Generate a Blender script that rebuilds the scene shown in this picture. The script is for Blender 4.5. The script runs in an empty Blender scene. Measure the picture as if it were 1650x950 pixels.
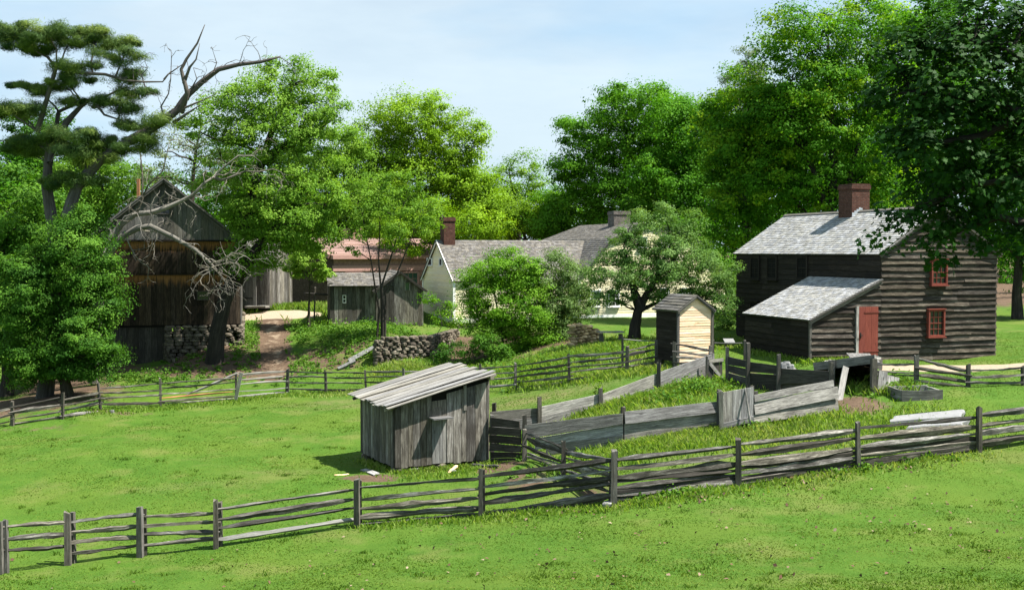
import bpy, math, random
import numpy as np
from mathutils import Vector, Matrix

random.seed(11)
RNG = np.random.default_rng(11)
SC = bpy.context.scene
COL = SC.collection

# ------------------------------------------------------------------ camera
F = 1800.0; W0, H0 = 1650.0, 950.0; CH = 7.0
PITCH = math.atan2(70.0, F)
CAM = Vector((0, 0, CH))
_cp, _sp = math.cos(PITCH), math.sin(PITCH)
cd = bpy.data.cameras.new('camera'); co = bpy.data.objects.new('camera', cd); COL.objects.link(co)
co.location = CAM; co.rotation_euler = (math.pi/2 - PITCH, 0, 0)
cd.sensor_width = 36; cd.sensor_fit = 'HORIZONTAL'; cd.lens = 36*F/W0
cd.clip_start = 0.5; cd.clip_end = 3000
SC.camera = co

def P(px, py, Y):
    """world point at depth Y seen at photo pixel px,py"""
    rx = (px-W0/2)/F; ru = -(py-H0/2)/F
    d = Vector((rx, _cp + ru*_sp, -_sp + ru*_cp))
    return CAM + d*(Y/d.y)

# ------------------------------------------------------------------ terrain
ctrl = []
for px, py, Y in [
    # foreground fence
    (226,898,27),(348,882,27.5),(575,850,28.5),(775,833,29),(988,817,28.2),(1190,783,30),(1383,755,31.5),(1578,728,33),
    (1550,850,25.5),(1200,850,25.5),(825,930,22),(1500,930,20),(150,930,25),
    # meadow
    (300,740,38),(150,720,40),(500,700,42),(420,780,33),(120,850,30),(635,760,35),(580,742,37.6),(787,745,36.5),(700,752,36),
    # back fence
    (100,669,47.5),(163,662,48.5),(259,655,50),(380,643,52),(463,632,54),(525,632,53),(590,630,52),(690,632,50),(830,629,48),(919,618,46),(1010,601,45.5),(1057,592,45),
    (850,650,43),(950,640,42),
    # pens
    (868,694,38.5),(967,660,39.5),(1060,630,41),(1150,605,43),(850,736,35),(1005,719,34),(1155,690,35),(1348,660,37),
    (1200,720,33),(1100,745,31),(1000,690,36.5),(1100,650,38.5),(1380,690,35),
    (1300,610,41.5),(1490,638,38),(1380,640,39),(1500,680,35),(1550,640,38),
    # red-door house and outhouse
    (1305,583,44.5),(1419,580,45.5),(1550,578,47),(1201,562,49.3),(1187,535,57),(1480,592,43),
    (1090,590,45.2),(1150,588,46),(1160,562,54),(1640,575,46),
    # yard
    (733,528,66),(930,524,62),(1055,523,63.5),(1144,520,65),(950,553,56),(1023,548,54.5),(1090,540,58),(880,572,54),(960,575,50),
    # bank, path, recess
    (560,524,64),(535,520,66),(682,523,66),(440,510,68),(440,548,63),(440,580,59.5),(440,603,57),(500,602,56.5),(500,560,60.5),(500,528,64.5),
    (600,592,57),(690,590,57),(650,540,60),(600,541,60),(680,600,55.5),(740,580,60.5),(700,575,61),(790,582,58.5),(800,560,60),(840,578,55.5),
    # barn
    (172,583,61),(265,580,61),(265,560,62),(388,552,61.5),(330,575,59.5),(345,585,58),(200,605,56.5),(330,612,56),(388,532,63),(430,500,70),
    (300,530,72),(120,600,60),(110,640,50),(30,640,55),(0,700,45),
    (470,497,78),(537,497,82),(430,497,82),(600,490,90),(720,490,90),(900,490,90),(1150,495,85),(1350,500,80),
]:
    p = P(px, py, Y); ctrl.append((p.x, p.y, p.z))
ctrl += [(0,0,5.35),(-14,0,5.0),(14,0,5.6),(-12,10,3.1),(0,11,3.1),(12,11,3.3),(40,5,5.5),(-40,5,3.0),(30,28,2.0),(45,45,3.2),(-32,30,-.2),(-45,50,.8),(-60,70,2),
         (0,115,3.2),(-60,115,3.2),(60,115,4.0),(-100,60,2),(100,60,4.5),(0,150,4),(-100,150,4),(100,150,5),(60,80,3.8),(-45,85,3),(0,-40,6.5),(-70,-20,5),(70,-20,6)]
CT = np.array(ctrl)
def _U(r2):
    return np.where(r2 > 1e-12, 0.5*r2*np.log(np.maximum(r2, 1e-12)), 0.0)
_n = len(CT); _S = 30.0
_XY = CT[:, :2]/_S
_K = _U(((_XY[:, None, :]-_XY[None, :, :])**2).sum(-1)) + np.eye(_n)*0.0015
_Pm = np.hstack([np.ones((_n, 1)), _XY])
_A = np.zeros((_n+3, _n+3)); _A[:_n, :_n] = _K; _A[:_n, _n:] = _Pm; _A[_n:, :_n] = _Pm.T
_w = np.linalg.solve(_A, np.concatenate([CT[:, 2], np.zeros(3)]))
def hts(xy):
    xy = np.asarray(xy, float)
    out = np.empty(len(xy))
    far = np.clip(np.maximum(np.abs(xy[:, 0])-85, xy[:, 1]-140)/60, 0, 1)
    for i in range(0, len(xy), 20000):
        q = np.clip(xy[i:i+20000], [-110, -45], [110, 160])/_S
        r2 = ((q[:, None, :]-_XY[None, :, :])**2).sum(-1)
        out[i:i+20000] = _U(r2) @ _w[:_n] + _w[_n] + q @ _w[_n+1:]
    x, y = xy[:, 0], xy[:, 1]
    out += 0.035*np.sin(x*1.1+np.sin(y*.7)*1.3)*np.sin(y*.9+1.7*np.sin(x*.45)) + 0.018*np.sin(x*2.9+y*1.3)*np.sin(y*2.3-x*.8)
    return out*(1-far) + 4.5*far
def h(x, y):
    return float(hts([(x, y)])[0])
def G(px, Y):
    """ground point under photo column px at depth Y"""
    z = 1.0
    for _ in range(4):
        d = Y*_cp - (z-CH)*_sp
        x = (px-W0/2)/F*d
        z = h(x, Y)
    return Vector((x, Y, z))
def hit(px, py):
    """first ground point on the ray through the photo pixel"""
    Ys = np.linspace(14, 130, 581)
    pts = np.array([tuple(P(px, py, y)) for y in Ys])
    dz = pts[:, 2]-hts(pts[:, :2])
    k = int(np.argmax(dz < 0))
    if dz[k] >= 0: k = len(Ys)-1
    return Vector((pts[k, 0], pts[k, 1], pts[k, 2]-min(dz[k], 0)))

# ------------------------------------------------------------------ bookkeeping
def tag(o, label=None, cat=None, group=None, kind=None):
    if label: o['label'] = label
    if cat: o['category'] = cat
    if group: o['group'] = group
    if kind: o['kind'] = kind
    return o
def thing(name, label, cat, loc=(0, 0, 0), group=None):
    o = bpy.data.objects.new(name, None); COL.objects.link(o); o.location = loc
    o.empty_display_size = .3
    return tag(o, label, cat, group)
def origin(o):
    p = Vector((0, 0, 0))
    while o is not None:
        p += Vector(o.location); o = o.parent
    return p

class MB:
    """collects polygons with a grain UV and a per-board random UV, then links them as one mesh object"""
    def __init__(s):
        s.v = []; s.f = []; s.uv = []; s.rn = []
    def poly(s, pts, uvs, rn):
        k = len(s.v); s.v += [tuple(p) for p in pts]; s.f.append(tuple(range(k, k+len(pts))))
        s.uv += uvs; s.rn += [rn]*len(pts)
    def build(s, name, mat, parent=None, smooth=False):
        me = bpy.data.meshes.new(name)
        o0 = origin(parent) if parent else Vector((0, 0, 0))
        me.from_pydata([(a-o0.x, b-o0.y, c-o0.z) for a, b, c in s.v], [], s.f)
        l1 = me.uv_layers.new(name='UVMap'); l1.data.foreach_set('uv', np.array(s.uv, dtype=np.float32).ravel())
        l2 = me.uv_layers.new(name='rnd'); l2.data.foreach_set('uv', np.array(s.rn, dtype=np.float32).ravel())
        if smooth: me.polygons.foreach_set('use_smooth', [True]*len(me.polygons))
        me.materials.append(mat)
        if smooth:
            import bmesh
            bm = bmesh.new(); bm.from_mesh(me); bmesh.ops.remove_doubles(bm, verts=bm.verts, dist=1e-5); bm.to_mesh(me); bm.free()
        me.update()
        o = bpy.data.objects.new(name, me); COL.objects.link(o)
        if parent: o.parent = parent
        return o
    # -- primitives
    def hexa(s, c, rn=None, uo=None, lenaxis=2):
        """8 corners: bottom 0-3 (ccw), top 4-7; grain runs along bottom->top"""
        rn = rn or (random.random(), random.random())
        uo = random.uniform(0, 90) if uo is None else uo
        c = [Vector(q) for q in c]
        L = (c[4]-c[0]).length
        w = [(c[1]-c[0]).length, (c[2]-c[1]).length, (c[3]-c[2]).length, (c[0]-c[3]).length]
        acc = 0
        for i in range(4):
            j = (i+1) % 4
            u0, u1 = uo+acc, uo+acc+w[i]; acc += w[i]
            s.poly([c[i], c[j], c[4+j], c[4+i]], [(0, u0), (0, u1), (L, u1), (L, u0)], rn)
        s.poly([c[3], c[2], c[1], c[0]], [(0, uo), (0.02, uo), (.02, uo+w[0]), (0, uo+w[0])], rn)
        s.poly([c[4], c[5], c[6], c[7]], [(L, uo), (L+.02, uo), (L+.02, uo+w[0]), (L, uo+w[0])], rn)
    def beam(s, a, b, w, t, up=Vector((0, 0, 1)), jit=0.0, rn=None):
        """board from a to b; w across (along up), t thick"""
        a = Vector(a); b = Vector(b); d = (b-a).normalized()
        sd = d.cross(up)
        if sd.length < 1e-4: sd = d.cross(Vector((1, 0, 0)))
        sd.normalize(); u = sd.cross(d).normalized()
        def j(): return Vector((random.uniform(-1, 1), random.uniform(-1, 1), random.uniform(-1, 1)))*jit
        c = []
        for p in (a, b):
            for x, y in ((-1, -1), (1, -1), (1, 1), (-1, 1)):
                c.append(p + sd*(x*t/2) + u*(y*w/2) + j())
        s.hexa(c, rn)
    def plank(s, a, b, w, t, up=Vector((0, 0, 1)), seg=6, warp=0.012, rn=None, cup=0.0):
        """long warped board with an uneven edge"""
        a = Vector(a); b = Vector(b); d = (b-a).normalized(); L = (b-a).length
        sd = d.cross(up).normalized(); u = sd.cross(d).normalized()
        rn = rn or (random.random(), random.random()); uo = random.uniform(0, 90)
        rings = []
        ph = random.uniform(0, 6)
        for i in range(seg+1):
            q = i/seg
            c = a + (b-a)*q + sd*(warp*math.sin(q*5+ph)) + u*(warp*.8*math.sin(q*3.1+ph*2))
            w0 = w*(1+random.uniform(-.05, .03)); w1 = w*(1+random.uniform(-.05, .03))
            rings.append([c - sd*t/2 - u*w0/2, c + sd*t/2 - u*w0/2, c + sd*t/2 + u*w1/2, c - sd*t/2 + u*w1/2])
        wd = [t, w, t, w]; 
        for i in range(seg):
            r0, r1 = rings[i], rings[i+1]; acc = uo
            for k in range(4):
                j = (k+1) % 4
                s.poly([r0[k], r0[j], r1[j], r1[k]], [(L*i/seg, acc), (L*i/seg, acc+wd[k]), (L*(i+1)/seg, acc+wd[k]), (L*(i+1)/seg, acc)], rn)
                acc += wd[k]
        s.poly(rings[0][::-1], [(0, uo), (.02, uo), (.02, uo+w), (0, uo+w)], rn)
        s.poly(rings[-1], [(L, uo), (L+.02, uo), (L+.02, uo+w), (L, uo+w)], rn)
    def rail(s, a, b, r0, flat=.62, wob=.03, rn=None, seg=11):
        """split rail: irregular wedge section, hewn ends"""
        a = Vector(a); b = Vector(b); d = (b-a).normalized(); L = (b-a).length
        sd = d.cross(Vector((0, 0, 1))).normalized(); u = sd.cross(d)
        rn = rn or (random.random(), random.random()); uo = random.uniform(0, 90)
        k = random.choice((4, 5, 5))
        base = [random.uniform(.6, 1.35) for _ in range(k)]; rot = random.uniform(0, 6.28)
        ph1, ph2 = random.uniform(0, 6), random.uniform(0, 6)
        sag = random.uniform(-.6, 1.0)*wob
        rings = []
        for i in range(seg+1):
            q = i/seg
            e = min(q, 1-q)
            tp = min(1, .38+e*4.5)
            c = a+(b-a)*q + u*(wob*math.sin(q*3.6+ph1)*.42 - sag*2.6*q*(1-q) + random.uniform(-1, 1)*wob*.2) + sd*(wob*.5*math.sin(q*4.3+ph2))
            rr = r0*tp*(1+.22*math.sin(q*6+ph2)+random.uniform(-.16, .16))
            ring = []
            for m in range(k):
                an = rot + 6.2832*m/k + q*.5
                R = rr*base[m]*random.uniform(.86, 1.14)
                ring.append(c + sd*(math.cos(an)*R*flat) + u*(math.sin(an)*R))
            rings.append(ring)
        for i in range(seg):
            for m in range(k):
                j = (m+1) % k
                u0 = uo+m*r0; u1 = u0+r0
                s.poly([rings[i][m], rings[i][j], rings[i+1][j], rings[i+1][m]], [(L*i/seg, u0), (L*i/seg, u1), (L*(i+1)/seg, u1), (L*(i+1)/seg, u0)], rn)
        s.poly(rings[0][::-1], [(0, uo)]*k, rn); s.poly(rings[-1], [(L, uo)]*k, rn)
    def post(s, base, top, w, d=None, rn=None, slant=.03):
        """rough squared post, sunk into the ground"""
        base = Vector(base); top = Vector(top); d = d or w
        rn = rn or (random.random(), random.random()); uo = random.uniform(0, 90)
        ax = (top-base).normalized(); an = random.uniform(-.25, .25)
        e = Vector((math.cos(an), math.sin(an), 0)); n = ax.cross(e).normalized(); e = n.cross(ax)
        L = (top-base).length; seg = 5; rings = []
        for i in range(seg+1):
            q = i/seg; c = base+(top-base)*q
            sc = 1.08-.16*q
            off = [(-1, -1), (1, -1), (1, 1), (-1, 1)]
            ring = []
            for x, y in off:
                ring.append(c + e*(x*w/2*sc*(1+random.uniform(-.09, .09))) + n*(y*d/2*sc*(1+random.uniform(-.09, .09))) + ax*(random.uniform(-slant, slant) if i == seg else 0))
            rings.append(ring)
        for i in range(seg):
            acc = uo
            for k in range(4):
                j = (k+1) % 4
                s.poly([rings[i][k], rings[i][j], rings[i+1][j], rings[i+1][k]], [(L*i/seg, acc), (L*i/seg, acc+w), (L*(i+1)/seg, acc+w), (L*(i+1)/seg, acc)], rn); acc += w
        s.poly(rings[-1], [(L, uo), (L, uo+w), (L+w, uo+w), (L+w, uo)], rn)
        s.poly(rings[0][::-1], [(0, uo), (0, uo+w), (w, uo+w), (w, uo)], rn)
    def tube(s, pts, rads, k=7, rough=.12, rn=None):
        pts = [Vector(p) for p in pts]; rn = rn or (random.random(), random.random()); uo = random.uniform(0, 50)
        rings = []; acc = 0; Ls = []
        ref = Vector((.3, .9, .2)).normalized()
        for i, p in enumerate(pts):
            d = (pts[min(i+1, len(pts)-1)]-pts[max(i-1, 0)])
            if d.length < 1e-6: d = Vector((0, 0, 1))
            d.normalize()
            a = d.cross(ref)
            if a.length < .05: a = d.cross(Vector((1, 0, 0)))
            a.normalize(); b = d.cross(a)
            if i: acc += (p-pts[i-1]).length
            Ls.append(acc)
            rings.append([p + (a*math.cos(6.2832*m/k)+b*math.sin(6.2832*m/k))*rads[i]*(1+random.uniform(-rough, rough)) for m in range(k)])
        for i in range(len(pts)-1):
            for m in range(k):
                j = (m+1) % k
                u0 = uo+m*.25; u1 = u0+.25
                s.poly([rings[i][m], rings[i][j], rings[i+1][j], rings[i+1][m]], [(Ls[i], u0), (Ls[i], u1), (Ls[i+1], u1), (Ls[i+1], u0)], rn)
        s.poly(rings[-1], [(acc, uo)]*k, rn)
    def stone(s, c, ex, ey, ez, e, n, rn=None, jit=.2):
        """rough field stone: a squashed, jittered block with cut corners"""
        c = Vector(c); e = Vector(e); n = Vector(n); u = Vector((0, 0, 1)); rn = rn or (random.random(), random.random()); uo = random.uniform(0, 50)
        k = 8; rings = []
        for zz, sc in ((-1, .72), (-.62, 1), (.55, .98), (1, .68)):
            ring = []
            for m in range(k):
                an = 6.2832*(m+.5)/k
                cx, sy = math.cos(an), math.sin(an)
                g = 1/max(abs(cx), abs(sy))*.93
                ring.append(c + e*(cx*g*ex*sc*(1+random.uniform(-jit, jit)*.5)) + n*(sy*g*ey*sc*(1+random.uniform(-jit, jit)*.5)) + u*(zz*ez*(1+random.uniform(-jit, jit)*.5)))
            rings.append(ring)
        for i in range(3):
            for m in range(k):
                j = (m+1) % k
                s.poly([rings[i][m], rings[i][j], rings[i+1][j], rings[i+1][m]], [(uo+m*.1, i*.1), (uo+m*.1+.1, i*.1), (uo+m*.1+.1, i*.1+.1), (uo+m*.1, i*.1+.1)], rn)
        s.poly(rings[0][::-1], [(uo, 0)]*k, rn); s.poly(rings[-1], [(uo, 0)]*k, rn)

def bounds(poly, v):
    """u-range of a convex (u,v) outline at height v"""
    us = []
    for (a, b), (c, d) in zip(poly, poly[1:]+poly[:1]):
        if abs(b-d) < 1e-9:
            if abs(v-b) < 1e-6: us += [a, c]
        elif min(b, d)-1e-6 <= v <= max(b, d)+1e-6:
            us.append(a+(c-a)*(v-b)/(d-b))
    return (min(us), max(us)) if us else None
def tops(poly, u):
    return bounds([(b, a) for a, b in poly], u)

def clapboards(mb, O, e, n, poly, row, proud=.03, wave=.012, boardlen=3.5, seg=.55, levels=None):
    """lapped siding over a convex outline (u along e, v up); every row is a real tilted strip"""
    O = Vector(O); e = Vector(e); n = Vector(n); up = Vector((0, 0, 1))
    v = min(q[1] for q in poly); vmax = max(q[1] for q in poly)
    while v < vmax-.03:
        r = row*random.uniform(.93, 1.07)
        if levels: r = max([q for q in levels if q > v+.02][0]-v, .02) if levels[-1] > v+.02 else row
        v1 = min(v+r, vmax-1e-4)
        b0, b1 = bounds(poly, v+1e-4), bounds(poly, v1)
        if not b0 or not b1: break
        u = b0[0]; cuts = [b0[0]]
        while u < b0[1]-.4:
            u = min(u+boardlen*random.uniform(.6, 1.3), b0[1]); 
            if b0[1]-u < .8: u = b0[1]
            cuts.append(u)
        ph = random.uniform(0, 6)
        for ca, cb in zip(cuts, cuts[1:]):
            rn = (random.random(), random.random()); uo = random.uniform(0, 90); pr = proud*random.uniform(.8, 1.25)
            ns = max(1, int((cb-ca)/seg))
            prev = None
            for i in range(ns+1):
                t = ca+(cb-ca)*i/ns
                q = (t-b0[0])/max(b0[1]-b0[0], 1e-6)
                tt = b1[0]+q*(b1[1]-b1[0])
                dv = wave*math.sin(t*1.7+ph)+random.uniform(-.5, .5)*wave
                lo = O+e*t+up*(v+dv)+n*pr; lob = O+e*t+up*(v+dv)+n*.001; hi = O+e*tt+up*(v1+.012)+n*.004
                if prev:
                    mb.poly([prev[0], lo, hi, prev[2]], [(prev[3], uo), (t, uo), (t, uo+r), (prev[3], uo+r)], rn)
                    mb.poly([prev[1], lob, lo, prev[0]], [(prev[3], uo), (t, uo), (t, uo+.03), (prev[3], uo+.03)], rn)
                else:
                    mb.poly([lob, lo, hi], [(t, uo), (t, uo+.02), (t, uo+r)], rn)
                prev = (lo, lob, hi, t)
            mb.poly([prev[0], prev[1], prev[2]], [(t, uo), (t, uo+.02), (t, uo+r)], rn)
        v = v1
def shingles(mb, O, e, s, L, S, row=.17, wmin=.1, wmax=.26, butt=.02, jit=.012, sk0=0.0):
    """shingled roof plane: O eave corner, e along the eave, s up the slope"""
    O = Vector(O); e = Vector(e).normalized(); s = Vector(s).normalized(); n = e.cross(s).normalized()
    if n.z < 0: n = -n
    k = int(S/row+.5); row = S/k
    for i in range(k):
        v = i*row; u = 0.0
        while u < L-1e-3:
            w = random.uniform(wmin, wmax); u1 = min(u+w, L)
            if L-u1 < .06: u1 = L
            rn = (random.random(), random.random()); uo = random.uniform(0, 90)
            dv = random.uniform(-jit, jit) if i else 0; bt = butt*random.uniform(.7, 1.3)
            vt = min(v+row*1.12, S)
            a = O+e*u+s*(v+dv); b = O+e*(u1-.004)+s*(v+dv); c = O+e*(u1-.004)+s*vt; d = O+e*u+s*vt
            mb.poly([a+n*bt, b+n*bt, c+n*.003, d+n*.003], [(0, uo), (0, uo+w), (row, uo+w), (row, uo)], rn)
            mb.poly([a, b, b+n*bt, a+n*bt], [(0, uo), (0, uo+w), (.02, uo+w), (.02, uo)], rn)
            u = u1
def vboards(mb, O, e, n, poly, wmin, wmax, t=.025, gap=.006, v_from_top=True, bot=0.0):
    """vertical boards over an outline; grain u measured down from each board's top"""
    O = Vector(O); e = Vector(e); n = Vector(n); up = Vector((0, 0, 1))
    u = min(q[0] for q in poly); umax = max(q[0] for q in poly)
    while u < umax-.03:
        w = random.uniform(wmin, wmax); u1 = min(u+w, umax)
        if umax-u1 < .05: u1 = umax
        A, B = tops(poly, u+1e-4), tops(poly, u1-gap)
        ap = [q[0] for q in poly if u < q[0] < u1-gap and q[1] > max(A[1], B[1])]
        off = random.uniform(0, t*.5); rn = (random.random(), random.random()); uo = random.uniform(0, 90)
        jb = random.uniform(0, bot)
        f = O+n*(t+off)
        g = O+n*.0
        a0, a1, b0, b1 = e*u+up*(A[0]+jb), e*u+up*A[1], e*(u1-gap)+up*(B[0]+jb), e*(u1-gap)+up*B[1]
        la, lb = A[1]-A[0]-jb, B[1]-B[0]-jb
        mb.poly([f+a0, f+b0, f+b1, f+a1], [(la, uo), (lb, uo+w), (0, uo+w), (0, uo)], rn)
        mb.poly([g+a0, f+a0, f+a1, g+a1], [(la, uo), (la, uo+t), (0, uo+t), (0, uo)], rn)
        mb.poly([f+b0, g+b0, g+b1, f+b1], [(lb, uo), (lb, uo+t), (0, uo+t), (0, uo)], rn)
        mb.poly([g+a0, g+b0, f+b0, f+a0], [(0, uo), (0, uo+w), (t, uo+w), (t, uo)], rn)
        mb.poly([f+a1, f+b1, g+b1, g+a1], [(0, uo), (0, uo+w), (t, uo+w), (t, uo)], rn)
        u = u1
def prism(mb, O, e, n, poly, d0, d1, holes=None):
    """solid slab: outline (u,v) extruded from O+n*d0 to O+n*d1"""
    O = Vector(O); e = Vector(e); n = Vector(n); up = Vector((0, 0, 1)); rn = (random.random(), random.random())
    A = [O+e*u+up*v+n*d0 for u, v in poly]; B = [O+e*u+up*v+n*d1 for u, v in poly]
    mb.poly(B, [(v, u) for u, v in poly], rn); mb.poly(A[::-1], [(v, u) for u, v in poly[::-1]], rn)
    for i in range(len(poly)):
        j = (i+1) % len(poly); L = (A[j]-A[i]).length
        mb.poly([A[i], A[j], B[j], B[i]], [(0, 0), (L, 0), (L, abs(d1-d0)), (0, abs(d1-d0))], rn)
def box(mb, O, e, n, u0, u1, v0, v1, d0, d1):
    prism(mb, O, e, n, [(u0, v0), (u1, v0), (u1, v1), (u0, v1)], d0, d1)
def quadslab(mb, a, b, c, d, t):
    """slab under a quad (roof deck), thickness t along its normal"""
    a, b, c, d = map(Vector, (a, b, c, d)); n = (b-a).cross(d-a).normalized()
    if n.z < 0: n = -n
    mb.hexa([a-n*t, b-n*t, c-n*t, d-n*t, a, b, c, d])
def stonewall(mb, a, b, zbot, ztop, thick=.5, n=None, hmin=.12, hmax=.26, wmin=.18, wmax=.55):
    """dry-laid wall face from ground line a-b: rows of separate rough stones; zbot/ztop functions of q"""
    a = Vector(a); b = Vector(b); e = (b-a); e.z = 0; L = e.length; e.normalize()
    n = Vector((e.y, -e.x, 0)) if n is None else n
    z = min(zbot(0), zbot(1), zbot(.5))
    zm = max(ztop(0), ztop(1), ztop(.5))
    while z < zm:
        hh = random.uniform(hmin, hmax); u = random.uniform(-.1, 0)
        while u < L:
            w = random.uniform(wmin, wmax); q = min(max((u+w/2)/L, 0), 1)
            if zbot(q)-.1 <= z and z+hh*.6 <= ztop(q) and u+w < L+.15:
                hs = hh*random.uniform(.88, 1.12)
                p = a+e*(u+w/2); p.z = z+hh/2
                mb.stone(p+n*random.uniform(-.04, .04), w/2*.99, thick/2, hs/2*1.03, e, n)
            u += w
        z += hh*.97
# ------------------------------------------------------------------ materials
class NT:
    def __init__(s, name):
        s.m = bpy.data.materials.new(name); s.m.use_nodes = True; s.t = s.m.node_tree; s.t.nodes.clear()
        s.out = s.t.nodes.new('ShaderNodeOutputMaterial')
    def n(s, typ, props=None, **ins):
        nd = s.t.nodes.new('ShaderNode'+typ)
        for k, v in (props or {}).items(): setattr(nd, k, v)
        for k, v in ins.items():
            sock = nd.inputs[int(k[1:])] if k[0] == 'i' and k[1:].isdigit() else nd.inputs[k.replace('_', ' ')]
            if isinstance(v, bpy.types.NodeSocket): s.t.links.new(v, sock)
            else: sock.default_value = v
        return nd
    def noise(s, vec, scale, detail=4, rough=.55, dist=0):
        return s.n('TexNoise', Vector=vec, Scale=scale, Detail=detail, Roughness=rough, Distortion=dist).outputs['Fac']
    def map(s, vec, scale=(1, 1, 1), loc=(0, 0, 0)):
        return s.n('Mapping', Vector=vec, Scale=scale, Location=loc).outputs[0]
    def ramp(s, fac, stops, interp='LINEAR'):
        nd = s.n('ValToRGB', Fac=fac); cr = nd.color_ramp; cr.interpolation = interp
        while len(cr.elements) < len(stops): cr.elements.new(.5)
        for el, (p, c) in zip(cr.elements, stops):
            el.position = p; el.color = (c[0], c[1], c[2], 1) if not isinstance(c, (int, float)) else (c, c, c, 1)
        return nd.outputs[0]
    def mix(s, fac, a, b, mode='MIX'):
        nd = s.n('Mix', {'data_type': 'RGBA', 'blend_type': mode})
        for k, v in ((0, fac), (6, a), (7, b)):
            if isinstance(v, bpy.types.NodeSocket): s.t.links.new(v, nd.inputs[k])
            else: nd.inputs[k].default_value = v if k == 0 else ((v[0], v[1], v[2], 1) if not isinstance(v, (int, float)) else (v, v, v, 1))
        return nd.outputs[2]
    def math(s, op, a, b=0.0, c=0.0, clamp=False):
        nd = s.n('Math', {'operation': op, 'use_clamp': clamp}, i0=a, i1=b, i2=c)
        return nd.outputs[0]
    def uv(s, name='UVMap'): return s.n('UVMap', {'uv_map': name}).outputs[0]
    def rnd(s):
        sp = s.n('SeparateXYZ', Vector=s.uv('rnd')); return sp.outputs[0], sp.outputs[1]
    def finish(s, color, rough=.85, bump=None, bd=.01, spec=.25, bs=1.0):
        b = s.n('BsdfPrincipled', Base_Color=color, Roughness=rough); b.inputs['Specular IOR Level'].default_value = spec
        if bump is not None:
            s.t.links.new(s.n('Bump', Height=bump, Distance=bd, Strength=bs).outputs[0], b.inputs['Normal'])
        s.t.links.new(b.outputs[0], s.out.inputs[0]); return s.m

WK = .78; LK = .86
def wood(name, dark, mid, light, var=.35, stain=None, stainlen=0.9, rough=.9, grain=9, streak=.5, edge=None, moss=None):
    dark, mid, light = (tuple(x*WK for x in c) for c in (dark, mid, light)); stain = stain and tuple(x*.8 for x in stain)
    t = NT(name); uv = t.uv(); r0, r1 = t.rnd()
    gv = t.map(uv, (.55, 7, 1))
    g = t.noise(gv, grain*.33, 8, .7, .25)
    fine = t.noise(t.map(uv, (3, 60, 1)), 3, 4, .6)
    big = t.noise(t.map(uv, (.7, 1.8, 1)), 1.5, 5, .65)
    c = t.ramp(t.math('ADD', t.math('MULTIPLY', g, .7), t.math('MULTIPLY', fine, .3)), [(.33, dark), (.5, mid), (.66, light)])
    vr = t.math('MULTIPLY_ADD', t.math('POWER', r0, 1.2), var*2.6, 1-var*1.1)
    c = t.mix(1.0, c, t.n('CombineColor', Red=vr, Green=t.math('MULTIPLY', vr, t.math('MULTIPLY_ADD', r1, .05, .965)), Blue=t.math('MULTIPLY', vr, t.math('MULTIPLY_ADD', r1, .2, .86))).outputs[0], 'MULTIPLY')
    c = t.mix(t.math('MULTIPLY', t.ramp(big, [(.36, 1), (.58, 0)]), streak), c, tuple(x*1.2 for x in dark))
    kn = t.n('TexVoronoi', Vector=t.map(uv, (1.3, 5.2, 1)), Scale=1.0, Randomness=1.0).outputs['Distance']
    c = t.mix(t.ramp(kn, [(.05, .75), (.13, 0)]), c, tuple(x*.8 for x in dark))
    if stain:  # weathered band below the top of each board
        u = t.n('SeparateXYZ', Vector=uv).outputs[0]
        q = t.math('ADD', t.math('DIVIDE', u, stainlen), t.math('MULTIPLY', t.math('SUBTRACT', t.noise(t.map(uv, (.9, 9, 1)), 1.4, 5, .7), .5), 2.6))
        c = t.mix(t.math('MULTIPLY', t.ramp(q, [(.25, 1), (.8, 0)]), .9), c, stain)
    if moss:
        pos = t.n('TexCoord').outputs['Object']
        c = t.mix(t.math('MULTIPLY', t.ramp(t.noise(pos, 2.2, 5, .65), [(.52, 0), (.66, 1)]), .55), c, moss)
    return t.finish(c, rough, t.math('ADD', t.math('MULTIPLY', g, .6), t.math('MULTIPLY', fine, .4)), .012, .2)

def rgb(r, g, b):
    f = lambda x: ((x/255+.055)/1.055)**2.4 if x > 10 else x/255/12.92
    return (f(r), f(g), f(b))

MAT = {}
MAT['rail'] = wood('weathered_split_rail', (.02, .017, .015), (.115, .108, .098), (.48, .46, .43), .55, streak=.6)
MAT['post'] = wood('weathered_fence_post', (.035, .031, .027), (.12, .112, .1), (.27, .25, .225), .3)
MAT['palerail'] = wood('pale_bare_rail', (.12, .115, .105), (.28, .27, .255), (.44, .43, .41), .2, streak=.2)
MAT['orangerail'] = wood('fresh_orange_rail', (.25, .1, .04), (.45, .2, .09), (.55, .3, .16), .2, streak=.2)
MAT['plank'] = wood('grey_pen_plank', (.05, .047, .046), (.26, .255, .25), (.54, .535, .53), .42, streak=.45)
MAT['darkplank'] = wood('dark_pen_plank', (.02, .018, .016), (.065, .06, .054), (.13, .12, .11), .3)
MAT['shedboard'] = wood('grey_shed_board', (.03, .025, .021), (.165, .152, .134), (.40, .38, .35), .55, streak=.6)
MAT['shedroof'] = wood('silvered_roof_board', (.07, .065, .06), (.30, .29, .275), (.50, .49, .47), .22, streak=.3)
MAT['barn'] = wood('dark_barn_board', (.011, .008, .006), (.05, .037, .026), (.125, .092, .063), .45, stain=(.36, .17, .06), stainlen=.75, streak=.6)
MAT['barngable'] = wood('grey_barn_board', (.05, .048, .045), (.15, .145, .137), (.27, .26, .245), .3, streak=.4)
MAT['clap'] = wood('weathered_clapboard', (.014, .010, .008), (.068, .056, .044), (.23, .207, .172), .34, streak=.7)
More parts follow.
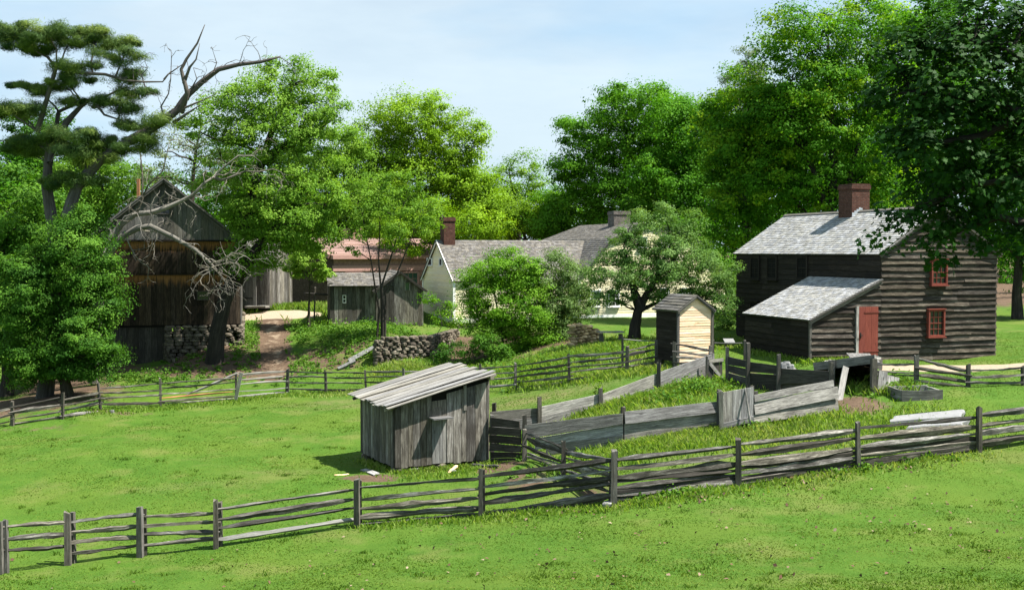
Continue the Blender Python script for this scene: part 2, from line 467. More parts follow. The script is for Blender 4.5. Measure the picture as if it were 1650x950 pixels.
MAT['darkclap'] = wood('dark_shaded_clapboard', (.010, .008, .006), (.028, .022, .017), (.058, .047, .038), .3, streak=.4)  # weathered clapboard darkened for the house side lying in shade
MAT['shingle'] = wood('silver_shingle', (.13, .129, .128), (.35, .352, .355), (.54, .543, .55), .24, streak=.2)
MAT['brownshingle'] = wood('grey_brown_shingle', (.07, .064, .058), (.165, .155, .145), (.26, .25, .235), .3, streak=.3)
MAT['newpine'] = wood('fresh_pine_clapboard', (.55, .36, .22), (.98, .71, .50), (1.08, .85, .65), .12, streak=.12)
MAT['trim'] = wood('grey_trim', (.05, .046, .042), (.13, .125, .115), (.22, .21, .2), .2)
MAT['cream'] = wood('cream_clapboard', (.78, .70, .44), (.98, .90, .62), (1.05, .98, .72), .06, streak=.15)
MAT['white'] = wood('white_painted_trim', (.9, .9, .88), (1.05, 1.06, 1.05), (1.15, 1.15, 1.15), .05, streak=.1)
MAT['red'] = wood('red_painted_wood', (.13, .034, .024), (.23, .057, .041), (.30, .085, .06), .1, streak=.3)
MAT['pinkroof'] = wood('faded_red_roofing', (.24, .15, .125), (.34, .225, .195), (.41, .29, .255), .15)
MAT['limbbark'] = wood('grey_purple_bark', (.04, .034, .032), (.12, .105, .098), (.25, .225, .21), .2, grain=5)
MAT['bark'] = wood('grey_brown_bark', (.018, .014, .011), (.06, .05, .04), (.13, .115, .095), .2, grain=5)
MAT['darkbark'] = wood('dark_bark', (.012, .010, .009), (.035, .03, .026), (.08, .07, .06), .2, grain=5)
MAT['deadwood'] = wood('bleached_dead_wood', (.07, .062, .052), (.19, .175, .15), (.36, .345, .31), .3, grain=5, streak=.35)
MAT['pinebark'] = wood('pine_bark', (.025, .019, .015), (.075, .062, .05), (.15, .13, .11), .2, grain=4)
MAT['logbark'] = wood('split_firewood', (.3, .2, .1), (.7, .5, .29), (1.0, .8, .54), .5)

def plain(name, c, rough=.7, spec=.3, nz=0.0, sc=6, bd=.01):
    t = NT(name); pos = t.n('TexCoord').outputs['Object']
    v = t.noise(pos, sc, 5, .6)
    col = t.mix(t.math('MULTIPLY', t.ramp(v, [(.3, 1), (.7, 0)]), nz), c, tuple(x*.35 for x in c))
    return t.finish(col, rough, v, bd, spec)
MAT['iron'] = plain('black_iron', (.015, .014, .013), .55, .4, .3)
MAT['shade'] = plain('dark_interior', (.012, .011, .010), .9, .1)  # near-black fill standing in for unlit interiors and panes
MAT['lead'] = plain('grey_lead_flashing', (.42, .45, .48), .5, .4, .3)
MAT['granite'] = plain('pale_granite', (.23, .232, .235), .85, .2, .35, 5, .02)
MAT['glass'] = None
def glass(name, c):
    t = NT(name); pos = t.n('TexCoord').outputs['Object']
    return t.finish(t.mix(t.noise(pos, 2, 2), c, tuple(x*1.6 for x in c)), .08, t.noise(pos, 5, 2), .003, .5)
MAT['glass'] = glass('old_window_glass', (.02, .02, .022))
MAT['greenglass'] = glass('green_window_glass', (.03, .06, .04))

def stonemat(name, cols, moss=.3):
    t = NT(name); pos = t.n('TexCoord').outputs['Object']; r0, r1 = t.rnd()
    c = t.ramp(r0, [(0, cols[0]), (.5, cols[1]), (1, cols[2])])
    a = t.noise(pos, 9, 6, .65)
    c = t.mix(t.ramp(a, [(.35, .55), (.6, 0)]), c, tuple(x*.3 for x in cols[0]))
    c = t.mix(t.math('MULTIPLY', t.ramp(t.noise(pos, 3.5, 5, .6), [(.5, 0), (.62, 1)]), moss), c, (.1, .1, .06))
    return t.finish(c, .9, a, .03, .2)
MAT['stone'] = stonemat('field_stone', ((.09, .075, .06), (.155, .13, .10), (.24, .21, .165)))
MAT['slabstone'] = stonemat('grey_stone', ((.13, .13, .13), (.2, .2, .195), (.28, .28, .275)), .2)
def brick(name, c1, c2, mortar, sc=1.0):
    t = NT(name); uv = t.uv()
    b = t.n('TexBrick', Vector=t.map(uv, (sc, sc, sc)), Color1=(*c1, 1), Color2=(*c2, 1), Mortar=(*mortar, 1), Scale=1.0, Mortar_Size=.008, Bias=-.1, Brick_Width=.21, Row_Height=.072)
    pos = t.n('TexCoord').outputs['Object']; v = t.noise(pos, 7, 5, .65)
    c = t.mix(t.math('MULTIPLY', t.ramp(v, [(.38, 1), (.65, 0)]), .6), b.outputs[0], tuple(x*.3 for x in c1))
    return t.finish(c, .9, t.math('MULTIPLY_ADD', b.outputs[1], -1.0, v), .015, .15)
MAT['brick'] = brick('red_chimney_brick', (.13, .052, .036), (.085, .036, .026), (.14, .11, .09))
MAT['oldbrick'] = brick('dark_grey_brick', (.13, .11, .10), (.22, .19, .17), (.3, .28, .26))
MAT['shadedbrick'] = brick('shaded_brick_wall', (.10, .066, .05), (.08, .052, .04), (.10, .085, .072))  # same brick as the front wall, darkened for the gable's shade
MAT['pinkbrick'] = brick('pinkish_brick_wall', (.42, .25, .19), (.36, .21, .16), (.36, .28, .23))
MAT['pinktrim'] = plain('faded_red_paint', (.38, .22, .19), .7, .3, .3)

# ------------------------------------------------------------------ leaves
def leafmat(name, a, b, c, trans=.35, hue=1.0):
    t = NT(name); a, b, c = (tuple(x*LK*hue for x in q) for q in (a, b, c))
    at = t.n('Attribute', {'attribute_name': 'lv'}).outputs['Fac']
    col = t.ramp(at, [(0.0, a), (.5, b), (1.0, c)])
    d = t.n('BsdfPrincipled', Base_Color=col, Roughness=.62); d.inputs['Specular IOR Level'].default_value = .1
    tc = t.mix(1.0, col, (1.35, 1.35, .55), 'MULTIPLY')
    tr = t.n('BsdfTranslucent', Color=tc)
    mx = t.n('MixShader', Fac=trans); t.t.links.new(d.outputs[0], mx.inputs[1]); t.t.links.new(tr.outputs[0], mx.inputs[2])
    t.t.links.new(mx.outputs[0], t.out.inputs[0]); return t.m
LM = {
 'maple':   leafmat('maple_leaf', (.05, .15, .009), (.095, .26, .012), (.17, .38, .026), .42),
 'spring':  leafmat('spring_leaf', (.09, .20, .018), (.15, .30, .026), (.25, .41, .06), .42),
 'oak':     leafmat('yellow_green_oak_leaf', (.12, .22, .010), (.185, .345, .012), (.29, .46, .03)),
 'deep':    leafmat('deep_green_leaf', (.035, .125, .006), (.065, .21, .008), (.12, .30, .016), .4),
 'yellow':  leafmat('yellowish_leaf', (.045, .15, .006), (.088, .25, .010), (.29, .45, .02), .45),
 'apple':   leafmat('grey_green_apple_leaf', (.07, .16, .03), (.125, .245, .05), (.22, .35, .11)),
 'pale':    leafmat('pale_shrub_leaf', (.09, .17, .04), (.15, .25, .07), (.23, .34, .12)),
 'lilac':   leafmat('bright_lilac_leaf', (.065, .18, .009), (.125, .29, .014), (.21, .40, .03)),
 'hemlock': leafmat('dark_bush_leaf', (.035, .11, .012), (.075, .19, .018), (.15, .31, .035)),
 'needle':  leafmat('pine_needle', (.03, .07, .025), (.08, .14, .03), (.19, .26, .05), .15),
 'dull':    leafmat('grey_green_bud_leaf', (.10, .16, .07), (.17, .23, .11), (.26, .30, .17)),
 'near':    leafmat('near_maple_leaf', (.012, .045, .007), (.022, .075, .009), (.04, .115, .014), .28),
 'weed':    leafmat('weed_leaf', (.05, .14, .016), (.10, .22, .024), (.18, .31, .05)),
 'grass':   leafmat('grass_blade', (.066, .142, .013), (.106, .19, .019), (.182, .23, .045), .25),
 'hay':     leafmat('tall_seed_grass', (.11, .22, .025), (.18, .30, .04), (.32, .38, .12), .4),
}

def unit(a): return a/np.maximum(np.linalg.norm(a, axis=1, keepdims=True), 1e-9)
def leaf_object(name, parent, mat, C, Nn, size, lv, aspect=.62, T=None, shape=None):
    """one mesh of separate leaves at C, facing Nn; shape = outline points (along, across)"""
    o0 = np.array(origin(parent)) if parent else np.zeros(3)
    n = len(C); Nn = unit(Nn)
    if T is None: T = RNG.normal(size=(n, 3))
    T = unit(T - Nn*(T*Nn).sum(1, keepdims=True)); B = np.cross(Nn, T)
    if shape is None: shape = [(-.5, 0, 0), (0.0, aspect/2, .1), (.5, 0, -.06), (0.0, -aspect/2, .1)]
    k = len(shape); sz = np.asarray(size).reshape(-1, 1) if np.ndim(size) else np.full((n, 1), size)
    V = np.stack([C + (T*a + B*b + Nn*c)*sz for a, b, c in shape], 1).reshape(-1, 3) - o0
    me = bpy.data.meshes.new(name)
    me.vertices.add(n*k); me.vertices.foreach_set('co', V.astype(np.float32).ravel())
    me.loops.add(n*k); me.loops.foreach_set('vertex_index', np.arange(n*k, dtype=np.int32))
    me.polygons.add(n); me.polygons.foreach_set('loop_start', np.arange(0, n*k, k, dtype=np.int32))
    at = me.attributes.new('lv', 'FLOAT', 'FACE'); at.data.foreach_set('value', np.clip(lv, 0, 1).astype(np.float32))
    me.materials.append(mat); me.update(calc_edges=True)
    o = bpy.data.objects.new(name, me); COL.objects.link(o)
    if parent: o.parent = parent
    return o

MAPLE = [(-.1, 0, 0), (-.28, .22, .03), (-.05, .24, .02), (-.02, .5, .09), (.16, .3, .04), (.3, .36, .05), (.32, .16, 0), (.62, 0, -.08), (.32, -.16, 0), (.3, -.36, .05), (.16, -.3, .04), (-.02, -.5, .09), (-.05, -.24, .02), (-.28, -.22, .03)]

CLD = 7.5; PERK = 2.8; NLEAF = [0]
def clump_centers(ells, spacing, seed, shell=.45):
    """clump centres spread through a union of ellipsoids (c, r, density)"""
    rg = np.random.default_rng(seed); out = []; outn = []; own = []
    for ei, (c, r, dn) in enumerate(ells):
        c = np.array(c); r = np.array(r)
        want = max(3, int(dn*CLD*(r[0]*r[1]*r[2])**(2/3)/spacing**2))
        tries = 0; got = 0
        while got < want and tries < want*14:
            tries += 1
            d = rg.normal(size=3); d /= np.linalg.norm(d)
            q = c + r*d*(rg.uniform(shell**2, 1)**.5)
            inside = False
            for ej, (c2, r2, _) in enumerate(ells):
                if ej != ei and (((q-np.array(c2))/np.array(r2))**2).sum() < .45: inside = True
            if inside and rg.random() < .6: continue
            if out and (((np.array(out)-q)**2).sum(1) < (spacing*.5)**2).any(): continue
            out.append(q); outn.append((q-c)/r); own.append(ei); got += 1
    return np.array(out), unit(np.array(outn)), own
def clump_leaves(cc, cn, cr, per, leaf, seed, flat=.6, sprays=13, upb=.55, val=.5, vr=.22, droop=0.0, spray_r=.24):
    """leaves in sprays around each clump centre"""
    rg = np.random.default_rng(seed); n = len(cc)
    crr = cr*rg.uniform(.55, 1.45, n)
    cv = val + rg.normal(size=n)*vr*.9
    S = np.repeat(np.arange(n), sprays); ns = len(S)
    d = unit(rg.normal(size=(ns, 3))); rad = rg.uniform(.2, 1.0, (ns, 1))+(rg.random((ns, 1)) < .12)*rg.uniform(.1, .6, (ns, 1))
    off = d*rad*np.array([1, 1, flat])
    sc = cc[S] + off*crr[S][:, None]
    sv = cv[S] + rg.normal(size=ns)*vr*.7
    k = max(2, int(per*PERK/sprays)); I = np.repeat(np.arange(ns), k); m = len(I)
    g = rg.normal(size=(m, 3))*np.array([1, 1, .55])
    pos = sc[I] + g*(crr[S][I]*spray_r)[:, None]
    pos[:, 2] -= droop*np.linalg.norm(g[:, :2], axis=1)*crr[S][I]*.3
    nrm = rg.normal(size=(m, 3))*.42 + np.array([0, 0, upb]) + off[I]*.8 + g*np.array([.25, .25, .4]) + cn[S][I]*.4
    return pos, nrm, leaf*.8*rg.uniform(.5, 1.3, m), sv[I]+rg.normal(size=m)*.06

def ell(cx, cy, rx, ry, Y, dens=1.0, ty=1.0):
    c = P(cx, cy, Y); k = Y/F
    return ((c.x, c.y, c.z), (rx*k, .5*(rx+ry)*k*ty, ry*k), dens)
def limb(mb, a, b, r0, r1, rg, sag=.0, up=.25, n=6, k=6):
    a = Vector(a); b = Vector(b); L = (b-a).length; pts = []; rads = []
    s1, s2 = rg.uniform(-1, 1), rg.uniform(-1, 1)
    for i in range(n+1):
        q = i/n; c = a+(b-a)*q
        c = c + Vector((s1*.08*L*math.sin(q*3.1), s2*.08*L*math.sin(q*3.1), L*up*.4*math.sin(q*3.14)*(1-.3*q)-sag*L*q*q))
        if 0 < i < n: c += Vector((rg.normal()*.02*L, rg.normal()*.02*L, rg.normal()*.02*L))
        pts.append(c); rads.append(r0+(r1-r0)*q**.8)
    mb.tube(pts, rads, k, .1)
    return pts
def tree(name, label, group, base, ells, leaf='maple', lsize=.2, per=110, spacing=1.6, cr=1.0, trunk_r=.3, bark='bark', path=None, seed=1,
         flat=.6, nlimbs=40, val=.5, vr=.22, upb=.55, stems=None, cat='tree', droop=0.0, shell=.45, sprays=19, aspect=.62, srad=None, crown='crown', trunk='trunk', spray_r=.25):
    """a tree: tapered trunk with limbs, crown of separate leaves in clumps"""
    rg = np.random.default_rng(seed); base = Vector(base)
    T = thing(name, label, cat, base, group)
    cc, cn, own = clump_centers(ells, spacing, seed, shell)
    zt = cc[:, 2].max(); mid = Vector(cc.mean(0))
    mb = MB()
    stems = stems or [path or None]
    spts = []
    for si, pt in enumerate(stems):
        if pt is None:
            top = Vector((mid.x, mid.y, mid.z+(zt-mid.z)*.55))
            pt = []
            for i in range(9):
                q = i/8
                c = base+(top-base)*q; c.x = base.x+(top.x-base.x)*q**1.6; c.y = base.y+(top.y-base.y)*q**1.6
                pt.append(c+Vector((rg.normal(), rg.normal(), 0))*.12*(0 < i))
        pt = [Vector(p) for p in pt]; n = len(pt)
        pt[0] = pt[0]-Vector((0, 0, .35))
        r = srad[si] if srad else trunk_r*(1 if si == 0 else .75)
        rads = [r*((1-i/(n-1))**.8*.86+.14) for i in range(n)]; rads[0] *= 1.3
        # densify
        fp, fr = [], []
        for i in range(n-1):
            for q in (0, .5):
                fp.append(pt[i]+(pt[i+1]-pt[i])*q); fr.append(rads[i]+(rads[i+1]-rads[i])*q)
        fp.append(pt[-1]); fr.append(rads[-1])
        mb.tube(fp, fr, 9, .08)
        spts += [(p, q) for p, q in zip(fp, fr)]
    zlow = base.z+.25*(cc[:, 2].min()-base.z)
    cand = [(p, q) for p, q in spts if p.z > zlow] or spts
    order = rg.permutation(len(cc))[:nlimbs]
    nodes = [(p, q, 0) for p, q in cand]
    for i in order:
        c = Vector(cc[i]); best = None
        for p, q, lv in nodes:
            d = (p-c).length + max(0, p.z-c.z+.2)*1.5 + lv*.6
            if best is None or d < best[0]: best = (d, p, q, lv)
        _, p, q, lv = best
        L = (c-p).length
        r0 = min(q*.7, .02+.022*L); pts = limb(mb, p, c, r0, .012+.1*r0, rg, 0, .22, 6, 6)
        if lv < 2:
            for j in (2, 3, 4): nodes.append((pts[j], r0*(1-.13*j), lv+1))
    mb.build(trunk, MAT[bark], T, True)
    pos, nrm, sz, lv = clump_leaves(cc, cn, cr, per, lsize, seed+5, flat, sprays, upb, val, vr, droop, spray_r)
    leaf_object(crown, T, LM[leaf], pos, nrm, sz, lv, aspect); NLEAF[0] += len(pos)
    return T
# ------------------------------------------------------------------ ground
def line_pts(pp): return [hit(*p) for p in pp]
def seg_dist(x, y, pts):
    best = np.full(len(x), 1e9)
    for a, b in zip(pts, pts[1:]):
        d = np.array([b.x-a.x, b.y-a.y]); L2 = max((d**2).sum(), 1e-9)
        t = np.clip(((x-a.x)*d[0]+(y-a.y)*d[1])/L2, 0, 1)
        best = np.minimum(best, np.hypot(x-a.x-t*d[0], y-a.y-t*d[1]))
    return best
def fall(d, r, soft): return np.clip(1-(d-r)/soft, 0, 1)
PATH = line_pts([(452,506),(440,520),(438,545),(440,575),(446,604)])
YARD = line_pts([(392,512),(430,508),(480,507)])
HOUSEPATH = [G(1405, 43.2), G(1480, 43.0), G(1560, 43.2), G(1700, 43.5)]
DIRT_SHADE = [ # world ellipses from photo spots: px, py, radius along x, along y, strength; bare earth, and painted shade in the recess by the lilac
 (1368,652,1.5,1.6,.95),(1330,668,1.0,1.2,.6),(1420,650,.8,.9,.5),(505,580,1.8,2.2,.75),(560,562,1.6,1.2,.75),(545,588,2.0,.9,.7),(890,555,2.4,1.2,.65),(850,572,1.6,1.2,.5),
 (300,590,3.4,2.4,.85),(380,590,2.6,2.6,.9),(340,560,3,2,.8),(600,770,1.2,.9,.8),(700,758,2.2,.7,.6),(850,770,1.0,2.2,.6),(800,752,1.2,1.4,.7),(950,795,1.2,.5,.55),(1080,800,2.0,.35,.6),(1290,768,2.4,.3,.5),
 (1200,600,1.6,1.0,.5),(1385,625,1.2,1.4,.8),(60,690,4,.8,.4),(200,668,3,.5,.5),(330,655,4,.4,.4),(760,572,5,2.2,1.0),(735,560,3,2,1.0),(130,610,4,5,.8),(60,640,5,6,.7)]
DRY = [(870,640,3.2,1.6,.8),(940,628,1.6,.8,.6),(820,640,1.5,1.0,.5),(1220,700,2.5,1.0,.6),(1300,690,2.0,.8,.6),(520,650,2.6,.9,.6),(560,655,2.0,.8,.5),(1240,740,2.6,1.0,.45),(1120,742,2.4,1.0,.4),(900,780,1.5,1.0,.5),(1480,700,2,.7,.4),(450,760,1.8,.8,.35),(300,785,2.0,.6,.3)]
DIRT_SHADE = [(hit(a, b), c, d, s) for a, b, c, d, s in DIRT_SHADE]; DRY = [(hit(a, b), c, d, s) for a, b, c, d, s in DRY]
WOODS = 74.0
def masks(xy):
    x, y = xy[:, 0], xy[:, 1]
    pd = seg_dist(x, y, PATH); dirt = fall(pd, .6, .8)
    for p, rx, ry, s in DIRT_SHADE: dirt = np.maximum(dirt, s*fall(np.hypot((x-p.x)/rx, (y-p.y)/ry), .45, .75))
    wood = np.clip((y-WOODS)/10, 0, 1)*np.clip(1-fall(seg_dist(x, y, YARD), 6, 4), 0, 1)
    dirt = np.maximum(dirt, .75*wood)
    sand = np.maximum(.42*fall(pd, .35, .6), fall(seg_dist(x, y, YARD), 1.0, .9)); sand = np.maximum(sand, fall(seg_dist(x, y, HOUSEPATH), .55, .5))
    dry = np.zeros(len(x))
    for p, rx, ry, s in DRY: dry = np.maximum(dry, s*fall(np.hypot((x-p.x)/rx, (y-p.y)/ry), .3, .9))
    return dirt, sand, dry
def axis(lo, a, b, hi, st):
    mid = list(np.arange(a, b+1e-6, st)); l = []; r = []
    v = a; d = st
    while v > lo: d *= 1.35; v -= d; l.append(v)
    v = b; d = st
    while v < hi: d *= 1.35; v += d; r.append(v)
    return np.array(l[::-1]+mid+r)
xs = axis(-1100, -36, 36, 1100, .36); ys = axis(-300, 14, 72, 1500, .36)
XX, YY = np.meshgrid(xs, ys); gp = np.stack([XX.ravel(), YY.ravel()], 1); gz = hts(gp)
nx, ny = len(xs), len(ys)
idx = np.arange(nx*ny).reshape(ny, nx)
quads = np.stack([idx[:-1, :-1], idx[:-1, 1:], idx[1:, 1:], idx[1:, :-1]], -1).reshape(-1, 4)
me = bpy.data.meshes.new('ground')
me.vertices.add(nx*ny); me.vertices.foreach_set('co', np.column_stack([gp, gz]).astype(np.float32).ravel())
me.loops.add(len(quads)*4); me.loops.foreach_set('vertex_index', quads.astype(np.int32).ravel())
me.polygons.add(len(quads)); me.polygons.foreach_set('loop_start', np.arange(0, len(quads)*4, 4, dtype=np.int32))
me.update(calc_edges=True); me.polygons.foreach_set('use_smooth', np.ones(len(quads), dtype=bool))
md, ms, mr = masks(gp)
for nm, arr in (('dirt', md), ('sand', ms), ('dry', mr)):  # dirt carries bare earth and the shade painted in the recess
    at = me.attributes.new(nm, 'FLOAT', 'POINT'); at.data.foreach_set('value', arr.astype(np.float32))
t = NT('lawn_and_earth'); pos = t.n('TexCoord').outputs['Object']
at = lambda n: t.n('Attribute', {'attribute_name': n}).outputs['Fac']
n1 = t.noise(pos, .22, 4, .6); n2 = t.noise(pos, 1.1, 5, .62); n3 = t.noise(pos, 14, 6, .7); n4 = t.noise(t.map(pos, (1, 1, 1), (40, 9, 0)), .45, 5, .62); n5 = t.noise(pos, 60, 3, .6)
g = t.ramp(t.math('ADD', t.math('MULTIPLY', n2, .5), t.math('MULTIPLY', n3, .5)), [(.32, (.035, .086, .009)), (.5, (.055, .119, .013)), (.68, (.09, .147, .022))])
g = t.mix(t.math('MULTIPLY', t.ramp(n1, [(.45, 0), (.62, 1)]), .7), g, (.085, .135, .018))
g = t.mix(t.math('MULTIPLY', t.ramp(n4, [(.53, 0), (.66, 1)]), .55), g, (.135, .15, .042))
dryf = t.math('MULTIPLY', at('dry'), t.ramp(t.noise(pos, 2.2, 5, .65), [(.33, .15), (.6, 1)]))
g = t.mix(t.math('MULTIPLY', dryf, .85), g, t.ramp(n3, [(.3, (.13, .10, .05)), (.7, (.23, .19, .105))]))
earth = t.ramp(t.math('ADD', t.math('MULTIPLY', n3, .6), t.math('MULTIPLY', n2, .4)), [(.3, (.04, .027, .018)), (.5, (.10, .068, .046)), (.7, (.18, .125, .085))])
df = t.math('ADD', at('dirt'), t.math('MULTIPLY', t.math('SUBTRACT', t.noise(pos, 1.7, 6, .68), .5), 1.1))
g = t.mix(t.ramp(df, [(.38, 0), (.62, 1)]), g, earth)
sf = t.math('ADD', at('sand'), t.math('MULTIPLY', t.math('SUBTRACT', n2, .5), .8))
g = t.mix(t.ramp(sf, [(.4, 0), (.6, 1)]), g, t.ramp(n3, [(.3, (.27, .21, .15)), (.7, (.38, .31, .23))]))
gm = t.finish(g, .95, t.math('ADD', t.math('MULTIPLY', n3, .6), t.math('MULTIPLY', n5, .4)), .05, .1)
me.materials.append(gm)
gobj = bpy.data.objects.new('ground', me); COL.objects.link(gobj); tag(gobj, kind='structure')

# ------------------------------------------------------------------ building helpers
UP = Vector((0, 0, 1))
def axes(deg):
    a = math.radians(deg); c, s = math.cos(a), math.sin(a)
    return Vector((c, s, 0)), Vector((-s, c, 0)), Vector((s, -c, 0))   # along the front, backwards, front normal
def along(O, d, px):
    q = (px-W0/2)/F
    return (q*O.y-O.x)/(d.x-q*d.y)
def zat(py, Y): return P(W0/2, py, Y).z
def window(parent, O, e, n, u0, u1, v0, v1, cols, rows, fm, pane=None, fw=.07, dep=.09, sill=True, back=.0, mun=.022, label=None):
    f = MB()
    box(f, O, e, n, u0-fw, u0, v0-fw, v1+fw, back, dep); box(f, O, e, n, u1, u1+fw, v0-fw, v1+fw, back, dep)
    box(f, O, e, n, u0, u1, v1, v1+fw, back, dep-.002); box(f, O, e, n, u0, u1, v0-fw, v0, back, dep-.002)
    w = f.build('window', fm, parent)
    if label: w['label'] = label
    p = MB(); box(p, O, e, n, u0-.004, u1+.004, v0-.004, v1+.004, back, dep*.55); p.build('pane', pane or MAT['glass'], w)
    s = MB()
    for i in range(1, cols):
        u = u0+(u1-u0)*i/cols; box(s, O, e, n, u-mun/2, u+mun/2, v0+.002, v1-.002, dep*.56, dep*.7)
    for j in range(1, rows):
        v = v0+(v1-v0)*j/rows; m = mun*(1.9 if j*2 == rows or (rows == 3 and j == 1) else 1)
        box(s, O, e, n, u0+.002, u1-.002, v-m/2, v+m/2, dep*.56, dep*.74)
    if s.f: s.build('sash', fm, w)
    if sill:
        q = MB(); box(q, O, e, n, u0-fw-.04, u1+fw+.04, v0-fw-.05, v0-fw-.001, back, dep+.05); q.build('sill', fm, w)
        q = MB(); box(q, O, e, n, u0-fw-.03, u1+fw+.03, v1+fw+.001, v1+fw+.035, back, dep+.03); q.build('drip_cap', fm, w)
    return w
def bricks(parent, O, e, l, u0, u1, d0, d1, z0, z1, mat, name='chimney', cap=.0):
    """brick stack standing between two plan ranges, with corbelled top courses and a dark flue"""
    O = Vector(O); n = -l
    m = MB()
    def ring(a0, a1, b0, b1, za, zb):
        c = [O+e*a0+l*b0, O+e*a1+l*b0, O+e*a1+l*b1, O+e*a0+l*b1]; off = 0
        for i in range(4):
            p, q = c[i].copy(), c[(i+1) % 4].copy(); L = (q-p).length
            p.z = q.z = 0
            m.poly([p+UP*za, q+UP*za, q+UP*zb, p+UP*zb], [(off, za), (off+L, za), (off+L, zb), (off, zb)], (.5, .5)); off += L+.1
        m.poly([Vector((k.x, k.y, zb)) for k in c], [(0, 0), (a1-a0, 0), (a1-a0, b1-b0), (0, b1-b0)], (.5, .5))
        m.poly([Vector((k.x, k.y, za)) for k in c[::-1]], [(0, 0), (a1-a0, 0), (a1-a0, b1-b0), (0, b1-b0)], (.5, .5))
    ring(u0, u1, d0, d1, z0, z1-.24)
    ring(u0-.04, u1+.04, d0-.04, d1+.04, z1-.24, z1-.08); ring(u0-.015, u1+.015, d0-.015, d1+.015, z1-.08, z1)
    ch = m.build(name, mat, parent)
    fl = MB(); a, b = (u0+u1)/2, (d0+d1)/2; ww = (u1-u0)*.28; dd = (d1-d0)*.28
    c = [O+e*(a-ww)+l*(b-dd), O+e*(a+ww)+l*(b-dd), O+e*(a+ww)+l*(b+dd), O+e*(a-ww)+l*(b+dd)]
    fl.hexa([Vector((k.x, k.y, z1-.2)) for k in c]+[Vector((k.x, k.y, z1+.012)) for k in c]); fl.build('flue', MAT['shade'], ch)
    return ch
def roofplane(sh, dk, O, e, s, L, S, row=.17, th=.05, **kw):
    shingles(sh, O, e, s, L, S, row, **kw)
    O = Vector(O); e = Vector(e).normalized(); s = Vector(s).normalized(); n = e.cross(s).normalized(); n = n if n.z > 0 else -n
    o = O-n*.004; quadslab(dk, o, o+e*L, o+e*L+s*S, o+s*S, th)

# ------------------------------------------------------------------ house with the red door
e, l, n = axes(18)
A = G(1305, 44.5); A.z = zat(583, 44.5)
HB = thing('clapboard_house', 'weathered two-storey clapboard farmhouse with silvery shingle roof, low lean-to and red door', 'house', A)
Z0 = -.55
uM = along(A, e, 1419); he = zat(514.4, 44.5)-A.z; Ym = 44.5+e.y*uM; ht = zat(451, Ym)-A.z; hm = zat(408, Ym)-A.z
uA = along(A, e, 1514); ha = zat(335, 44.5+e.y*uA)-A.z; uR = 2*uA-uM
Lm = along(A+e*uM, l, 1187); Ll = along(A, l, 1202)
lv = []; v = Z0
while v < 7: lv.append(v); v += .245*random.uniform(.92, 1.08)
lv.append(9)
fw = MB()
clapboards(fw, A, e, n, [(0, Z0), (uM, Z0), (uM, ht), (0, he)], .245, .085, .015, levels=lv)
clapboards(fw, A, e, n, [(uM, Z0), (uR, Z0), (uR, hm), (uA, ha), (uM, hm)], .245, .085, .015, levels=lv)
fw.build('gable_wall', MAT['clap'], HB)
core = MB()
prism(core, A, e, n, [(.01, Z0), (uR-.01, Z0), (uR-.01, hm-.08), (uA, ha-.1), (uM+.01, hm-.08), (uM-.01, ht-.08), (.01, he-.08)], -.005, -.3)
core.build('shade_core', MAT['shade'], HB)
sw = MB()
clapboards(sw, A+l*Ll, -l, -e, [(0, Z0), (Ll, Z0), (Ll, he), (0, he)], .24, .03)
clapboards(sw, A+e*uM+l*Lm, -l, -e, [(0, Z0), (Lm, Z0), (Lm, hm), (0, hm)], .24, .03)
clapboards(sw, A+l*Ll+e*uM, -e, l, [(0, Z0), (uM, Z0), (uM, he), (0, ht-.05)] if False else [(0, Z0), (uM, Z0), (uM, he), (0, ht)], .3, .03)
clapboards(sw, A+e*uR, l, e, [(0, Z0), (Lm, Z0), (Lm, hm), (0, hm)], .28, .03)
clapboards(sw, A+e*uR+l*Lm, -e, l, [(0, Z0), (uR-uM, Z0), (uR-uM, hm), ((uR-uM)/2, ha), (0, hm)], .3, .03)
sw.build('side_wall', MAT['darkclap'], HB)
sh = MB(); dk = MB()
sM = (e*(uA-uM)+UP*(ha-hm)); SM = sM.length; sMn = sM.normalized()
ov = .16
roofplane(sh, dk, A+e*uM+UP*(hm+.05)-sMn*ov+n*.22, l, sMn, Lm+.4, SM+ov, .165, jit=.016)
sR = (-e*(uR-uA)+UP*(ha-hm)).normalized()
roofplane(sh, dk, A+e*uR+UP*(hm+.05)-sR*ov+n*.22, l, sR, Lm+.4, SM+ov, .165)
rf = sh.build('roof', MAT['shingle'], HB); dk.build('roof_deck', MAT['trim'], rf)
cap = MB(); rA = A+e*uA+UP*(ha+.09)+n*.24
for sgn in (1, -1): cap.plank(rA+e*(.06*sgn)-UP*.03, rA+e*(.06*sgn)-UP*.03+l*(Lm+.42), .16, .025, (e*(-sgn)*.84+UP*.54), 10, .006)
cap.build('ridge_board', MAT['trim'], rf)
sh = MB(); dk = MB()
sL = (e*uM+UP*(ht-he)); SL = sL.length; sLn = sL.normalized()
roofplane(sh, dk, A+UP*(he+.05)-sLn*ov+n*.2, l, sLn, Ll+.25, SL+ov-.02, .165, jit=.016)
r2 = sh.build('lean_to_roof', MAT['shingle'], HB); dk.build('roof_deck', MAT['trim'], r2)
rk = MB()
def rake(mb, a, b, nn, w=.2, t=.05):
    mb.beam(a+nn*.12, b+nn*.12, w, t, UP); mb.beam(a+nn*.155+UP*.07, b+nn*.155+UP*.07, w*.45, t*.6, UP)
rake(rk, A+e*(uM-.12)+UP*(hm-.09), A+e*uA+UP*(ha-.02), n); rake(rk, A+e*(uR+.12)+UP*(hm-.09), A+e*uA+UP*(ha-.02), n)
